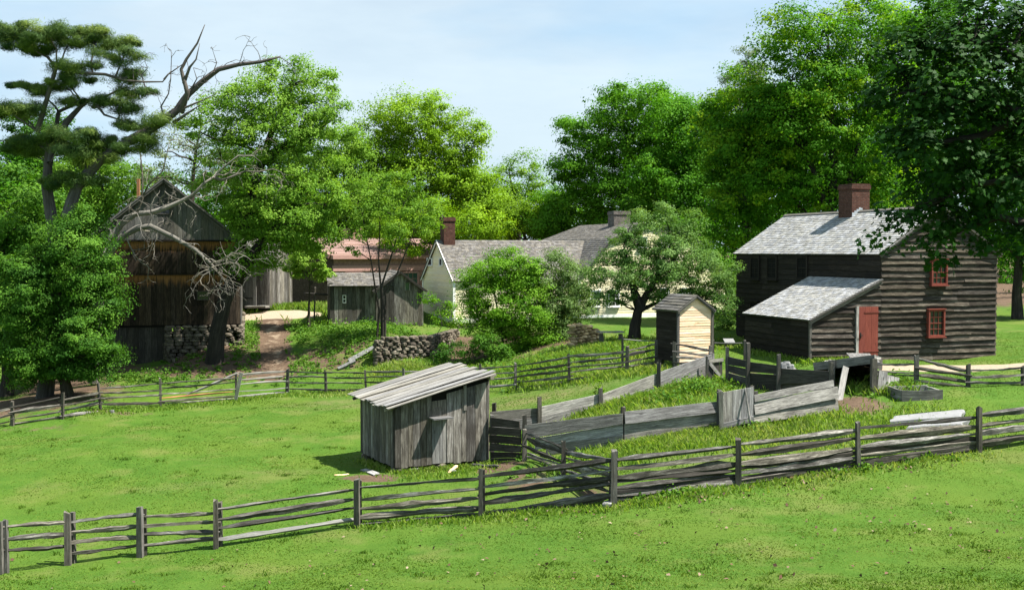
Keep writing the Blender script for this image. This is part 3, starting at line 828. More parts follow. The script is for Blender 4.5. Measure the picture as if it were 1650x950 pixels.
rake(rk, A-e*.14+UP*(he-.11), A+e*(uM-.03)+UP*(ht-.05), n)
rk.build('rake_board', MAT['trim'], HB)
cb = MB()
cb.beam(A+n*.03-e*.02+UP*Z0, A+n*.03-e*.02+UP*he, .1, .1, e); cb.build('corner_board', MAT['trim'], HB)
# chimney with lead flashing
tC = along(A+e*(uA-.5), l, 1370); RC = A+e*uA
ch = bricks(rf, A, e, l, uA-.45, uA+.5, tC, tC+1.05, A.z+ha-.9, zat(296, 44.5+e.y*uA+l.y*tC), MAT['brick'])
fl = MB()
for i in range(4):
    u0 = uA-.45+.01+i*.12; zt = A.z+ha-.62*(uA-u0)*(ha-hm)/(uA-uM)/.62+.2
    fl.poly([RC+e*(u0-uA)+l*(tC-.006)+UP*(ha-(uA-u0)*(ha-hm)/(uA-uM)-.05), RC+e*(u0-uA+.12)+l*(tC-.006)+UP*(ha-(uA-u0-.12)*(ha-hm)/(uA-uM)-.05),
             RC+e*(u0-uA+.12)+l*(tC-.006)+UP*(ha-(uA-u0-.12)*(ha-hm)/(uA-uM)+.2), RC+e*(u0-uA)+l*(tC-.006)+UP*(ha-(uA-u0-.12)*(ha-hm)/(uA-uM)+.2)], [(0, 0)]*4, (.5, .5))
for i in range(4):
    u0 = uA+i*.12
    fl.poly([RC+e*(u0-uA)+l*(tC-.007)+UP*(ha-(u0-uA)*.66-.05), RC+e*(u0-uA+.12)+l*(tC-.007)+UP*(ha-(u0-uA+.12)*.66-.05), RC+e*(u0-uA+.12)+l*(tC-.007)+UP*(ha-(u0-uA)*.66+.2), RC+e*(u0-uA)+l*(tC-.007)+UP*(ha-(u0-uA)*.66+.2)], [(0, 0)]*4, (.5, .5))
fl.build('flashing', MAT['lead'], ch)
# red door
u0, u1 = along(A, e, 1382), along(A, e, 1413); Yd = 44.5+e.y*u0; d0, d1 = zat(573, Yd)-A.z, zat(494, Yd)-A.z
DT = .055; dm = MB(); uu = u0
for w in (.34, .33, .35):
    k = w*(u1-u0)/1.02; box(dm, A, e, n, uu, uu+k-.006, d0, d1, .0, .125+random.uniform(0, .004)); uu += k
door = dm.build('door', MAT['red'], HB); door['label'] = 'red plank door'
for vv in (d0+.16, d1-.25):
    hg = MB(); box(hg, A, e, n, u0+.25, u1+.03, vv, vv+.055, .131, .143); hg.build('hinge', MAT['red'], door)
lt = MB(); box(lt, A, e, n, u0+.06, u0+.1, d0+.72, d0+.95, .131, .15); box(lt, A, e, n, u0+.04, u0+.16, d0+.82, d0+.85, .15, .18); 
lt.build('latch', MAT['iron'], door)
dj = MB(); box(dj, A, e, n, u0-.12, u0-.01, d0-.02, d1+.02, .0, .135); box(dj, A, e, n, u0-.12, u1+.04, d0-.14, d0-.02, .0, .165); dj.build('door_frame', MAT['plank'], HB)
# windows
def win_px(parent, O, e, n, p0, p1, y0, y1, **kw):
    u0, u1 = along(O, e, p0), along(O, e, p1); Y = O.y+e.y*(u0+u1)/2
    return window(parent, O, e, n, u0, u1, zat(y1, Y)-O.z, zat(y0, Y)-O.z, **kw)
win_px(HB, A, e, n, 1499, 1520, 421, 456, cols=3, rows=4, fm=MAT['red'], dep=.2, label='red framed upper window')
win_px(HB, A, e, n, 1495, 1517, 501, 539, cols=3, rows=4, fm=MAT['red'], dep=.2, label='red framed ground floor window')
LW = A+e*uM+l*Lm
for a, b in ((1212,1224), (1239,1252), (1287,1301)):
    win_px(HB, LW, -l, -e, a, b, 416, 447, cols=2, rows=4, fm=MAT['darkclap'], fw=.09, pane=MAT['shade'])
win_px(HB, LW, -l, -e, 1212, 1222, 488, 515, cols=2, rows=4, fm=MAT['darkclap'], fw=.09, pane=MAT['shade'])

# ------------------------------------------------------------------ outhouse
e, l, n = axes(27)
B = G(1093, 45.0); B.z = zat(588, 45)
OB = thing('outhouse', 'narrow little outhouse with fresh yellow pine clapboard front and dark shingled side', 'outhouse', B)
uw = along(B, e, 1147); Ls = along(B, l, 1058); hv = zat(499, 45)-B.z; hp = zat(477, 45.2)-B.z; z0 = .12
m = MB(); clapboards(m, B, e, n, [(0, z0), (uw, z0), (uw, hv), (uw/2, hp), (0, hv)], .105, .016, .003, 1.2, .5); m.build('front_wall', MAT['newpine'], OB)
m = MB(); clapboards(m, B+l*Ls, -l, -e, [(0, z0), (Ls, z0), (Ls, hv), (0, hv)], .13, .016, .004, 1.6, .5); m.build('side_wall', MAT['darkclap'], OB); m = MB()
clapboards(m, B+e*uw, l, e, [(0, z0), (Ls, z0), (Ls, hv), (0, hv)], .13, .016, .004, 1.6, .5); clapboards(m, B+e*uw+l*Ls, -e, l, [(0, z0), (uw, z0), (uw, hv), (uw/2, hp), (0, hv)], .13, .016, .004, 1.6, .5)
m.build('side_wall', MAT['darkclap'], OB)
for uu in (-.03, uw+.03):
    m = MB(); m.beam(B+e*uu+n*.012+UP*z0, B+e*uu+n*.012+UP*(hv-.02), .11, .07, e); m.build('corner_board', MAT['trim'], OB)
sh = MB(); dk = MB()
for s0, sg in ((0, 1), (uw, -1)):
    s = (e*(uw/2*sg)+UP*(hp-hv)); S = s.length; s.normalize()
    roofplane(sh, dk, B+e*s0+UP*(hv+.05)-s*.16+n*.14, l, s, Ls+.28, S+.16, .2, butt=.03, wmin=.3, wmax=.6)
r = sh.build('roof', MAT['trim'], OB); sh2 = dk.build('roof_deck', MAT['trim'], r)
m = MB()
for s0, sg in ((0, 1), (uw, -1)):
    s = (e*(uw/2*sg)+UP*(hp-hv)).normalized(); a = B+e*s0+UP*(hv-.03)-s*.14+n*.1; m.beam(a, B+e*(uw/2)+UP*(hp-.01)+n*.1, .11, .04, UP)
m.build('rake_board', MAT['trim'], OB)
for uu in (.12, uw-.12):
    for vv in (.15, Ls-.15): m = MB(); m.stone(B+e*uu+l*vv+UP*-.05, .16, .16, .24, e, l); m.build('footing', MAT['stone'], OB)
m = MB(); m.hexa([B+e*.02-n*.02+UP*z0, B+e*(uw-.02)-n*.02+UP*z0, B+e*(uw-.02)+l*(Ls-.02)+UP*z0, B+e*.02+l*(Ls-.02)+UP*z0]+[B+e*.02-n*.02+UP*hv, B+e*(uw-.02)-n*.02+UP*hv, B+e*(uw-.02)+l*(Ls-.02)+UP*hv, B+e*.02+l*(Ls-.02)+UP*hv]); m.build('shade_core', MAT['shade'], OB)

# ------------------------------------------------------------------ small plank shed in the meadow
e, l, n = axes(27)
S0 = G(636, 35.0); S0.z = zat(757, 35)
SB = thing('plank_shed', 'small weathered grey plank shed with a slanting board roof, standing on the meadow', 'shed', S0)
uw = along(S0, e, 787); Ls = along(S0, l, 581); hl = 2.02; hr = zat(606, 35+e.y*uw)-S0.z; z0 = .04
def cwall(mb, O, e, n, poly, a, b): vboards(mb, O, e, n, poly, a, b, .025, .016, bot=.06)
ud0, ud1, hd = along(S0, e, 695), along(S0, e, 719), zat(673, 35.7)-S0.z
def hz(u): return hl+(hr-hl)*u/uw
m = MB()
cwall(m, S0, e, n, [(0, z0), (ud0, z0), (ud0, hz(ud0)), (0, hl)], .14, .26); cwall(m, S0, e, n, [(ud1, z0), (uw, z0), (uw, hr-.16), (ud1, hz(ud1)-.12)], .17, .34)
cwall(m, S0, e, n, [(ud0, hd), (ud1, hd), (ud1, hz(ud1)-.3), (ud0, hz(ud0)-.22)], .3, .6)
cwall(m, S0+l*Ls, -l, -e, [(0, z0), (Ls, z0), (Ls, hl), (0, hl)], .12, .24); cwall(m, S0+e*uw, l, e, [(0, z0), (Ls, z0), (Ls, hr), (0, hr)], .2, .3); cwall(m, S0+e*uw+l*Ls, -e, l, [(0, z0), (uw, z0), (uw, hl), (0, hr)], .2, .3)
m.build('board_wall', MAT['shedboard'], SB)
m = MB(); a = .012
m.hexa([S0+e*.02-n*a+UP*z0, S0+e*(uw-.02)-n*a+UP*z0, S0+e*(uw-.02)+l*(Ls-.02)+UP*z0, S0+e*.02+l*(Ls-.02)+UP*z0, S0+e*.02-n*a+UP*(hl-.02), S0+e*(uw-.02)-n*a+UP*(hr-.03), S0+e*(uw-.02)+l*(Ls-.02)+UP*(hr-.03), S0+e*.02+l*(Ls-.02)+UP*(hl-.02)])
m.build('shade_core', MAT['shade'], SB)
m = MB(); vboards(m, S0, e, n, [(ud0+.01, z0+.05), (ud1-.01, z0+.05), (ud1-.01, hd-.01), (ud0+.01, hd-.01)], .3, .6, .012, .006)
dr = m.build('door', MAT['shedroof'], SB); dr['label'] = 'pale low plank door'
m = MB(); m.plank(S0+e*(ud0-.12)+n*.24+UP*(hd+.03), S0+e*(ud1+.05)+n*.24+UP*(hd+.05), .045, .44, UP, 3, .004); m.build('lintel', MAT['plank'], SB)
m = MB(); vboards(m, S0, e, n, [(along(S0, e, 746), hz(2)-.75), (along(S0, e, 750.5), hz(2)-.75), (along(S0, e, 750.5), hz(2.4)-.02), (along(S0, e, 746), hz(2.4)-.05)], .2, .3, .05, .0); m.build('batten', MAT['shedroof'], SB)
m = MB(); s = (e*uw+UP*(hr-hl)); sl = s.length; s.normalize(); nn = l.cross(s).normalized(); nn = nn if nn.z > 0 else -nn
k = 0; dpos = -.32
while dpos < Ls+.2:
    w = random.uniform(.17, .3); lift = .05+(.035 if k % 2 else 0)+random.uniform(0, .02)
    a = S0+l*(dpos+w/2)+UP*(hl+.02)-s*random.uniform(.3, .48)+nn*lift; b = S0+l*(dpos+w/2)+UP*(hl+.02)+s*(sl+random.uniform(.02, .28))+nn*(lift+random.uniform(-.01, .03))
    m.plank(a, b, w*1.22, .024, l, 8, .012); dpos += w*.93; k += 1
m.build('roof', MAT['shedroof'], SB)
m = MB()
m.beam(S0-n*.06+UP*(hl-.03)-s*.32, S0-n*.06+UP*(hl-.03)+s*(sl+.3), .09, .09, UP); m.beam(S0+l*(Ls-.05)+UP*(hl-.03)-s*.32, S0+l*(Ls-.05)+UP*(hl-.03)+s*(sl+.2), .09, .09, UP)
m.beam(S0+e*(uw-.03)+n*.35+UP*(hr-.01), S0+e*(uw-.03)+l*(Ls+.2)+UP*(hr-.01), .12, .13, UP); m.beam(S0+e*.03+n*.25+UP*(hl-.05), S0+e*.03+l*(Ls+.2)+UP*(hl-.05), .08, .08, UP)
m.build('rafter', MAT['shedboard'], SB)
m = MB()
for p in (S0+e*.15+l*.12, S0+e*(uw-.2)+l*.15, S0+e*.15+l*(Ls-.2), S0+e*(uw-.2)+l*(Ls-.2), S0+e*(uw*.5)+l*.1): m = MB(); m.stone(p+UP*-.06, .22, .16, .14, e, l); m.build('footing', MAT['stone'], SB)

# ------------------------------------------------------------------ barn
e, l, n = axes(13)
BC = G(388, 61.5); BC.z = zat(522, 61.5)      # floor line at the front right corner
BW = -along(BC, e, 142); B0 = BC-e*BW; BL = 7.6
BN = thing('barn', 'tall dark weathered barn with grey boarded gable and orange stained plank tiers', 'barn', BC)
hv = zat(386, 61.5)-BC.z; hp = zat(291, 61.5)-BC.z; hm_ = zat(440, 61.5)-BC.z
m = MB(); vboards(m, B0+n*.10, e, n, [(0, hv-.05), (BW, hv-.05), (BW-.05, hv+.02), (BW/2, hp), (.05, hv+.02)], .22, .4, .03, .012, bot=.02); g_ = m.build('gable_wall', MAT['barngable'], BN)
m = MB(); vboards(m, B0+n*.05, e, n, [(0, hm_), (BW, hm_), (BW, hv-.04), (0, hv-.04)], .22, .38, .03, .012, bot=.03)
vboards(m, B0, e, n, [(0, 0), (BW, 0), (BW, hm_-.03), (0, hm_-.03)], .22, .38, .03, .012, bot=.03); m.build('board_wall', MAT['barn'], BN)
m = MB(); prism(m, B0, e, n, [(.02, -.1), (BW-.02, -.1), (BW-.02, hv), (BW/2, hp-.08), (.02, hv)], -.01, -BL); m.build('shade_core', MAT['shade'], BN)
m = MB(); vboards(m, BC, l, e, [(0, 0), (BL, 0.35), (BL, hv), (0, hv)], .2, .36, .03, .012); vboards(m, B0+l*BL, -l, -e, [(0, -1), (BL, -1), (BL, hv), (0, hv)], .25, .4); m.build('side_wall', MAT['barngable'], BN)
sh = MB(); dk = MB()
for O_, sg in ((B0, 1), (BC, -1)):
    s = (e*(BW/2*sg)+UP*(hp-hv)); S = s.length; s.normalize(); roofplane(sh, dk, O_+UP*(hv+.06)-s*.3+n*.42, l, s, BL+.8, S+.3, .2)
rb = sh.build('roof', MAT['brownshingle'], BN); dk.build('roof_deck', MAT['barngable'], rb)
m = MB()
for O_, sg in ((B0, 1), (BC, -1)):
    s = (e*(BW/2*sg)+UP*(hp-hv)).normalized(); m.beam(O_+UP*(hv-.03)-s*.28+n*.36, B0+e*BW/2+UP*(hp-.01)+n*.36, .2, .05, UP); m.beam(O_+UP*(hv-.12)-s*.2+n*.16, B0+e*BW/2+UP*(hp-.12)+n*.16, .12, .06, UP)
m.build('rake_board', MAT['barngable'], BN)
m = MB(); box(m, B0, e, n, 0, BW, hv-.12, hv-.02, .02, .2); box(m, B0, e, n, 0, BW, hm_-.09, hm_-.01, .0, .13); m.build('drip_board', MAT['barn'], BN)
win_px(BN, B0+n*.11, e, n, 253, 274, 331, 344, cols=3, rows=2, fm=MAT['trim'], fw=.04, dep=.06, sill=False, label='small white barn loft window')
win_px(BN, B0+n*.04, e, n, 318, 335, 470, 482, cols=4, rows=2, fm=MAT['darkplank'], fw=.05, dep=.06, sill=False, label='small dark lower barn window')
ul = along(B0, e, 265)
m = MB(); box(m, B0, e, n, .03, ul-.03, -2.3, -.12, -2.5, -.145); m.build('basement_shade_core', MAT['shade'], BN)
m = MB(); vboards(m, B0-n*.12, e, n, [(0, -2.3), (ul, -2.3), (ul, -.02), (0, -.02)], .25, .4, .03, .012); m.build('basement_boards', MAT['darkplank'], BN)
stw = MB(); random.seed(5)
stonewall(stw, B0+e*ul+n*-.02, BC, lambda q: BC.z-2.1+.6*q, lambda q: BC.z-.02, .5, n, .12, .22, .25, .7); stonewall(stw, BC, BC+l*BL, lambda q: BC.z-1.2+.9*q, lambda q: BC.z-.02+.3*q, .4, e)
stonewall(stw, G(258, 61.2), G(285, 59.3), lambda q: .7, lambda q: 2.3-1.2*q, .45, n, .12, .2, .25, .6)
stw.build('foundation', MAT['stone'], BN)

# board outbuilding seen past the barn corner
e, l, n = axes(-8); V = G(432, 70.0); V.z = zat(494, 70)
VB = thing('board_outbuilding', 'weathered board outbuilding with a tall plank door, between the barn and the brick house', 'shed', V)
vw = -along(V, e, 372); vh = zat(418, 70)-V.z; vp = vh+1.6
m = MB(); vboards(m, V-e*vw, e, n, [(0, -.1), (vw, -.1), (vw, vh), (0, vh)], .2, .34, .03, .012); m.build('front_wall', MAT['shedboard'], VB)
m = MB(); prism(m, V-e*vw, e, n, [(.02, -.2), (vw-.02, -.2), (vw-.02, vh-.05), (.02, vh-.05)], -.01, -4.5); m.build('shade_core', MAT['shade'], VB)
m = MB(); vboards(m, V, l, e, [(0, -.1), (4.5, -.1), (4.5, vh), (2.25, vp), (0, vh)], .2, .34, .03, .012); m.build('side_wall', MAT['shedboard'], VB)
uu = vw+along(V, e, 411)
m = MB(); box(m, V-e*vw, e, n, uu-.1, uu+.1, 0, vh-.3, .045, .1); m.build('door_post', MAT['palerail'], VB)
m = MB(); vboards(m, V-e*vw+n*.045, e, n, [(uu-1.15, .05), (uu-.12, .05), (uu-.12, vh-.35), (uu-1.15, vh-.35)], .2, .3, .02, .01); dr = m.build('door', MAT['barngable'], VB)
m = MB(); box(m, V-e*vw, e, n, uu-1.1, uu-.14, .5, .56, .085, .1); m.build('door_rail', MAT['iron'], dr)
m = MB(); m.plank(V+n*.5-e*1.2+UP*.02, V+n*.5+e*.15+UP*.03, .7, .12, l, 3, .01); m.build('door_sill', MAT['plank'], VB)
sh = MB(); dk = MB(); s = (l*2.25+UP*1.6); S = s.length; s.normalize(); roofplane(sh, dk, V-e*(vw+.2)+UP*(vh+.05)-s*.3, e, s, vw+.4, S+.3, .18)
s = (-l*2.25+UP*1.6).normalized(); roofplane(sh, dk, V+l*4.5-e*(vw+.2)+UP*(vh+.05)-s*.3, e, s, vw+.4, S+.3, .18)
r = sh.build('roof', MAT['brownshingle'], VB); dk.build('roof_deck', MAT['trim'], r)

# ------------------------------------------------------------------ cross-gabled grey shed by the yellow house
e, l, n = axes(12)
K = G(606, 65.0); K.z = zat(520, 65)
KB = thing('grey_board_shed', 'grey vertical board shed with low shingled wing, between the pink brick house and yellow house', 'shed', K)
uw = along(K, e, 682); hv = zat(466, 65)-K.z; hp = zat(438, 65.3)-K.z; D = 5.0
m = MB(); vboards(m, K, e, n, [(0, -.2), (uw, -.2), (uw, hv), (uw/2, hp), (0, hv)], .2, .32, .03, .01); m.build('gable_wall', MAT['shedboard'], KB)
m = MB(); prism(m, K, e, n, [(.02, -.3), (uw-.02, -.3), (uw-.02, hv-.05), (uw/2, hp-.08), (.02, hv-.05)], -.01, -D); m.build('shade_core', MAT['shade'], KB)
u0 = along(K, e, 532); hb = zat(458, 65)-K.z; hr2 = zat(441, 65.5)-K.z
m = MB(); K2 = K-n*.25; vboards(m, K2, e, n, [(u0, -.1), (0, -.1), (0, hb), (u0, hb)], .2, .32, .03, .012)
vboards(m, K2+e*u0+l*3, -l, -e, [(0, -.1), (3, -.1), (3, hb), (1.5, hr2-.1), (0, hb)], .2, .32); m.build('board_wall', MAT['darkplank'] if False else MAT['shedboard'], KB)
m = MB(); prism(m, K2, e, n, [(u0+.02, -.2), (0, -.2), (0, hb-.02), (u0+.02, hb-.02)], -.01, -3.0); m.build('wing_shade_core', MAT['shade'], KB)
sh = MB(); dk = MB()
for O_, sg in ((K, 1), (K+e*uw, -1)):
    s = (e*(uw/2*sg)+UP*(hp-hv)); S = s.length; s.normalize(); roofplane(sh, dk, O_+UP*(hv+.05)-s*.25+n*.25, l, s, D+.4, S+.25, .2)
s = (l*1.5+UP*(hr2-hb)); S = s.length; s.normalize(); roofplane(sh, dk, K2+e*(u0-.15)+UP*(hb+.05)-s*.35, e, s, -u0+1.2, S+.35, .17)
s = (-l*1.5+UP*(hr2-hb)).normalized(); roofplane(sh, dk, K2+l*3+e*(u0-.15)+UP*(hb+.05)-s*.2, e, s, -u0+1.2, S+.2, .17)
r = sh.build('roof', MAT['brownshingle'], KB); dk.build('roof_deck', MAT['darkplank'], r)
m = MB()
for O_, sg in ((K, 1), (K+e*uw, -1)):
    s = (e*(uw/2*sg)+UP*(hp-hv)).normalized(); m.beam(O_+UP*(hv-.02)-s*.23+n*.22, K+e*uw/2+UP*(hp)+n*.22, .14, .05, UP)
m.build('rake_board', MAT['darkplank'], KB)
win_px(KB, K2+n*.035, e, n, 552.5, 556.5, 476, 487, cols=1, rows=2, fm=MAT['white'], fw=.03, sill=False, label='tiny white framed window')
win_px(KB, K+n*.035, e, n, 653, 659, 455, 467, cols=1, rows=1, fm=MAT['shedboard'], fw=.05, sill=False, pane=MAT['greenglass'])
m = MB()
for q in (u0+.15, u0*.66, u0*.33, -.1): m = MB(); m.stone(K2+e*q+UP*-.12+l*.1, .25, .2, .2, e, l); m.build('footing', MAT['stone'], KB)

# ------------------------------------------------------------------ yellow farmhouse: low wing and gambrel block
e, l, n = axes(21)
Y0 = G(732, 66.0); Y0.z = zat(521, 66)
YB = thing('cream_farmhouse', 'pale yellow clapboard farmhouse with long shingled wing, gambrel end and two chimneys', 'house', Y0)
D = along(Y0, l, 682); hv = zat(451, 66)-Y0.z; hp = zat(388, 66+l.y*D/2)-Y0.z; L = 12.0
m = MB(); clapboards(m, Y0+l*D, -l, -e, [(0, .3), (D, .3), (D, hv), (D/2, hp), (0, hv)], .14, .02, .004, 3.5, 1.0); clapboards(m, Y0, e, n, [(0, .3), (L, .3), (L, hv), (0, hv)], .14, .02, .004, 3.5, 1.0)
m.build('wing_wall', MAT['cream'], YB)
m = MB(); prism(m, Y0+e*.01, -l*-1, -e, [(.01, -.4), (D-.01, -.4), (D-.01, hv-.05), (D/2, hp-.1), (.01, hv-.05)], 0, -L); m.build('wing_shade_core', MAT['shade'], YB)
m = MB(); box(m, Y0, e, n, -.03, L, .02, .3, 0, .035); box(m, Y0+l*D, -l, -e, 0, D+.02, .02, .3, 0, .035)
m.beam(Y0+n*.02-e*.02+UP*.3, Y0+n*.02-e*.02+UP*hv, .14, .07, e); m.beam(Y0+l*D-e*.02+UP*.3, Y0+l*D-e*.02+UP*hv, .14, .07, l); m.build('white_trim', MAT['white'], YB)
sh = MB(); dk = MB()
for O_, sg in ((Y0, 1), (Y0+l*D, -1)):
    s = (l*(D/2*sg)+UP*(hp-hv)); S = s.length; s.normalize(); roofplane(sh, dk, O_+UP*(hv+.05)-s*.2-e*.18, e, s, L+.2, S+.2, .16)
r = sh.build('wing_roof', MAT['brownshingle'], YB); dk.build('roof_deck', MAT['trim'], r)
m = MB()
for O_, sg in ((Y0, 1), (Y0+l*D, -1)):
    s = (l*(D/2*sg)+UP*(hp-hv)).normalized(); m.beam(O_+UP*(hv-.03)-s*.18-e*.13, Y0+l*D/2+UP*(hp-.01)-e*.13, .16, .04, UP)
m.build('rake_board', MAT['white'], YB)
for a, b in ((690, 697), (709.5, 713.5)):
    win_px(YB, Y0+l*D-e*.02, -l, -e, a, b, 417, 427, cols=1, rows=1, fm=MAT['white'], fw=.05, sill=False)
tR = along(Y0+l*D/2, e, 712); bricks(r, Y0+l*(D/2), e, l, tR, tR+.72, -.45, .3, Y0.z+hp-.6, zat(350, 66+l.y*D/2), MAT['brick'])
# main block with gambrel gable
s0 = along(Y0, e, 930); M0 = Y0+e*s0+n*.4; M0.z = Y0.z
MW = along(M0, e, 1168); ML = 11.0; u1_ = along(M0, e, 985); hE = zat(447, M0.y)-M0.z; hB = zat(386, M0.y+.4)-M0.z; hP = zat(358, M0.y+1.5)-M0.z
out = [(0, .35), (MW, .35), (MW, hE), (MW-u1_+.1, hB), (MW/2, hP), (u1_-.1, hB), (0, hE)]
m = MB(); clapboards(m, M0, e, n, out, .14, .02, .004, 3.5, 1.0); clapboards(m, M0+l*ML, -l, -e, [(0, .35), (ML, .35), (ML, hE), (0, hE)], .14, .02, .004); clapboards(m, M0+e*MW, l, e, [(0, .35), (ML, .35), (ML, hE), (0, hE)], .14, .02, .004)
m.build('gambrel_wall', MAT['cream'], YB)
m = MB(); prism(m, M0, e, n, [(u+(.02 if u < 1 else -.02 if u > MW-1 else 0), v-.07 if v > 1 else -.1) for u, v in out], -.01, -ML); m.build('block_shade_core', MAT['shade'], YB)
m = MB(); box(m, M0, e, n, -.03, MW+.03, .03, .35, 0, .035); m.beam(M0+n*.02-e*.02+UP*.35, M0+n*.02-e*.02+UP*hE, .14, .07, e); box(m, M0+l*ML, -l, -e, 0, ML+.02, .03, .35, 0, .035); m.build('white_trim', MAT['white'], YB)
sh = MB(); dk = MB(); rk = MB()
for sg, O_ in ((1, M0), (-1, M0+e*MW)):
    a, b, c = O_+UP*hE, O_+e*sg*(u1_-.1)+UP*hB, O_+e*sg*MW/2+UP*hP
    for p, q, ext in ((a, b, .15), (b, c, .0)):
        s = (q-p); S = s.length; s.normalize(); roofplane(sh, dk, p+UP*.05-s*ext+n*.2, l, s, ML+.4, S+ext, .16)
        rk.beam(p-s*ext+n*.12+UP*-.05, q+n*.12+UP*-.05, .16, .04, UP)
r = sh.build('gambrel_roof', MAT['brownshingle'], YB); dk.build('roof_deck', MAT['trim'], r); rk.build('rake_board', MAT['plank'], YB)
rid = M0+e*MW/2; tC = along(rid-e*.65, l, 989); bricks(r, rid, e, l, -.65, .55, tC, tC+.9, M0.z+hP-.9, zat(340, rid.y+l.y*tC), MAT['oldbrick'])
for a, b, c, d in ((952, 965, 470, 492), (981, 996, 470, 492), (1064, 1076, 466, 488), (1100, 1112, 466, 488), (1066, 1076, 382, 396), (1030, 1040, 384, 396)):
    win_px(YB, M0+n*.012, e, n, a, b, c, d, cols=3, rows=4, fm=MAT['white'], fw=.07)
m = MB(); random.seed(9)
stonewall(m, Y0-n*.12+e*.1, Y0-n*.12+e*L, lambda q: Y0.z-1.6+1.4*min(1, q*2.2), lambda q: Y0.z+.02, .4, n); stonewall(m, Y0+l*D+e*.12, Y0+e*.12, lambda q: Y0.z-1.7, lambda q: Y0.z+.02, .4, -e)
stonewall(m, M0-n*.1, M0+e*MW-n*.1, lambda q: M0.z-.5, lambda q: M0.z+.03, .3, n)
m.build('foundation', MAT['stone'], YB)

# ------------------------------------------------------------------ brick house with pink roof, far behind
e = Vector((.80, .60, 0)); l = Vector((-.60, .80, 0)); n = Vector((.60, -.80, 0))
R0 = G(538, 80.0); R0.z = zat(500, 80)
RB = thing('brick_house', 'pinkish brick house with faded red roof, half hidden behind the trees', 'house', R0)
hv = zat(411, 80)-R0.z; GD = 11.0; L = 12.0; hp = hv+1.25
m = MB(); prism(m, R0, e, n, [(0, -.5), (L, -.5), (L, hv), (0, hv)], -.02, 0); m.build('front_wall', MAT['pinkbrick'], RB)
g = Vector((-.86, .51, 0)).normalized(); gn = Vector((-.51, -.86, 0)).normalized()
GD = along(R0, g, 424)
m = MB(); prism(m, R0+g*GD, -g, gn, [(0, -.5), (GD, -.5), (GD, hv), (GD/2, hp), (0, hv)], -.3, 0); m.build('gable_wall', MAT['shadedbrick'], RB)
sh = MB(); a = R0+UP*(hv+.02); b = a+e*L; c = R0+g*GD/2+UP*hp; d = c+e*L
nrm = (b-a).cross(c-a).normalized()
for k in range(12):
    q0, q1 = k/12, (k+1)/12-.004
    s = (c-a)
    p0, p1 = a+s*(q0*1.06-.06), a+s*(q1*1.06-.06+.02)
    p0 = p0-e*.3; p1 = p1-e*.3
    w = L+.4
    sh.hexa([p0, p0+e*w, p1+e*w-UP*.05, p1-UP*.05, p0+UP*.07, p0+e*w+UP*.07, p1+e*w, p1])
a2 = R0+g*GD+UP*hv; quadslab(sh, c-e*.3, d, a2+e*L, a2-e*.3, .08)
r = sh.build('roof', MAT['pinkroof'], RB)
m = MB(); box(m, R0, e, n, -.25, L, hv-.28, hv-.02, .0, .4); box(m, R0, e, n, -.1, L, hv-1.15, hv-.75, 0, .12); m.build('cornice', MAT['pinktrim'], RB)
m = MB(); m.beam(a-e*.25+gn*.15-UP*.1, c-e*.25+gn*.15-UP*.1, .3, .12, UP); m.beam(a2-e*.25+gn*.15-UP*.1, c-e*.25+gn*.15-UP*.1, .3, .12, UP); m.build('rake_board', MAT['pinktrim'], RB)
for uu in (1.0, 3.4, 5.8): window(RB, R0, e, n, uu, uu+1.2, hv-3.0, hv-1.35, 3, 4, MAT['pinktrim'], MAT['greenglass'], .09, .1)
bricks(r, R0, e, g, 4.2, 5.0, GD/2-.4, GD/2+.4, R0.z+hp-.5, R0.z+hp+.75, MAT['pinkbrick'])
# ------------------------------------------------------------------ fences
def rail_fence(name, label, posts, panels, group=None, w=.13, mat='post', rmat='rail', double=False, ext=.18, Ys=None, wob=.035, flat=.55, origin_post=0):
    """posts: (px, y top, y base); panels: per gap a list of (y at first post, y at second post, radius[, material])"""
    bases = [hit(p[0], p[2]) if Ys is None or Ys[i] is None else G(p[0], Ys[i]) for i, p in enumerate(posts)]
    T = thing(name, label, 'fence', bases[origin_post], group)
    for p, b in zip(posts, bases):
        if len(p) > 3 and p[3] == 'none': continue
        top = P(p[0]+(p[3] if len(p) > 3 else random.uniform(-2, 2)), p[1]+random.uniform(-1.5, 1.5), b.y+random.uniform(-.06, .06))
        m = MB(); m.post(b-UP*.3, top, w*random.uniform(.78, 1.18), w*random.uniform(.7, 1.1), slant=.05); m.build('post', MAT[mat], T)
        if double:
            m = MB(); o = Vector((.05, .19, 0)); m.post(b-UP*.3+o, top+o-UP*random.uniform(.02, .1), w*.8); m.build('post', MAT[mat], T)
    for i, rails in enumerate(panels):
        a, b = bases[i], bases[i+1]
        for r in rails:
            pa = P(posts[i][0], r[0], a.y); pb = P(posts[i+1][0], r[1], b.y)
            d = (pb-pa).normalized(); sd = Vector((d.y, -d.x, 0)).normalized()
            k = random.choice((-1, 1)) if not double else 0
            off = sd*(k*w*.55) if not double else Vector((0, .1, 0))
            e0, e1 = random.uniform(.4, 1)*ext, random.uniform(.4, 1)*ext
            m = MB(); m.rail(pa-d*e0+off, pb+d*e1+off+sd*random.uniform(-.02, .02), r[2], flat, wob)
            o = m.build('rail', MAT[r[3]] if len(r) > 3 else MAT[rmat], T)
            if len(r) > 4: o['label'] = r[4]
    return T
random.seed(21)
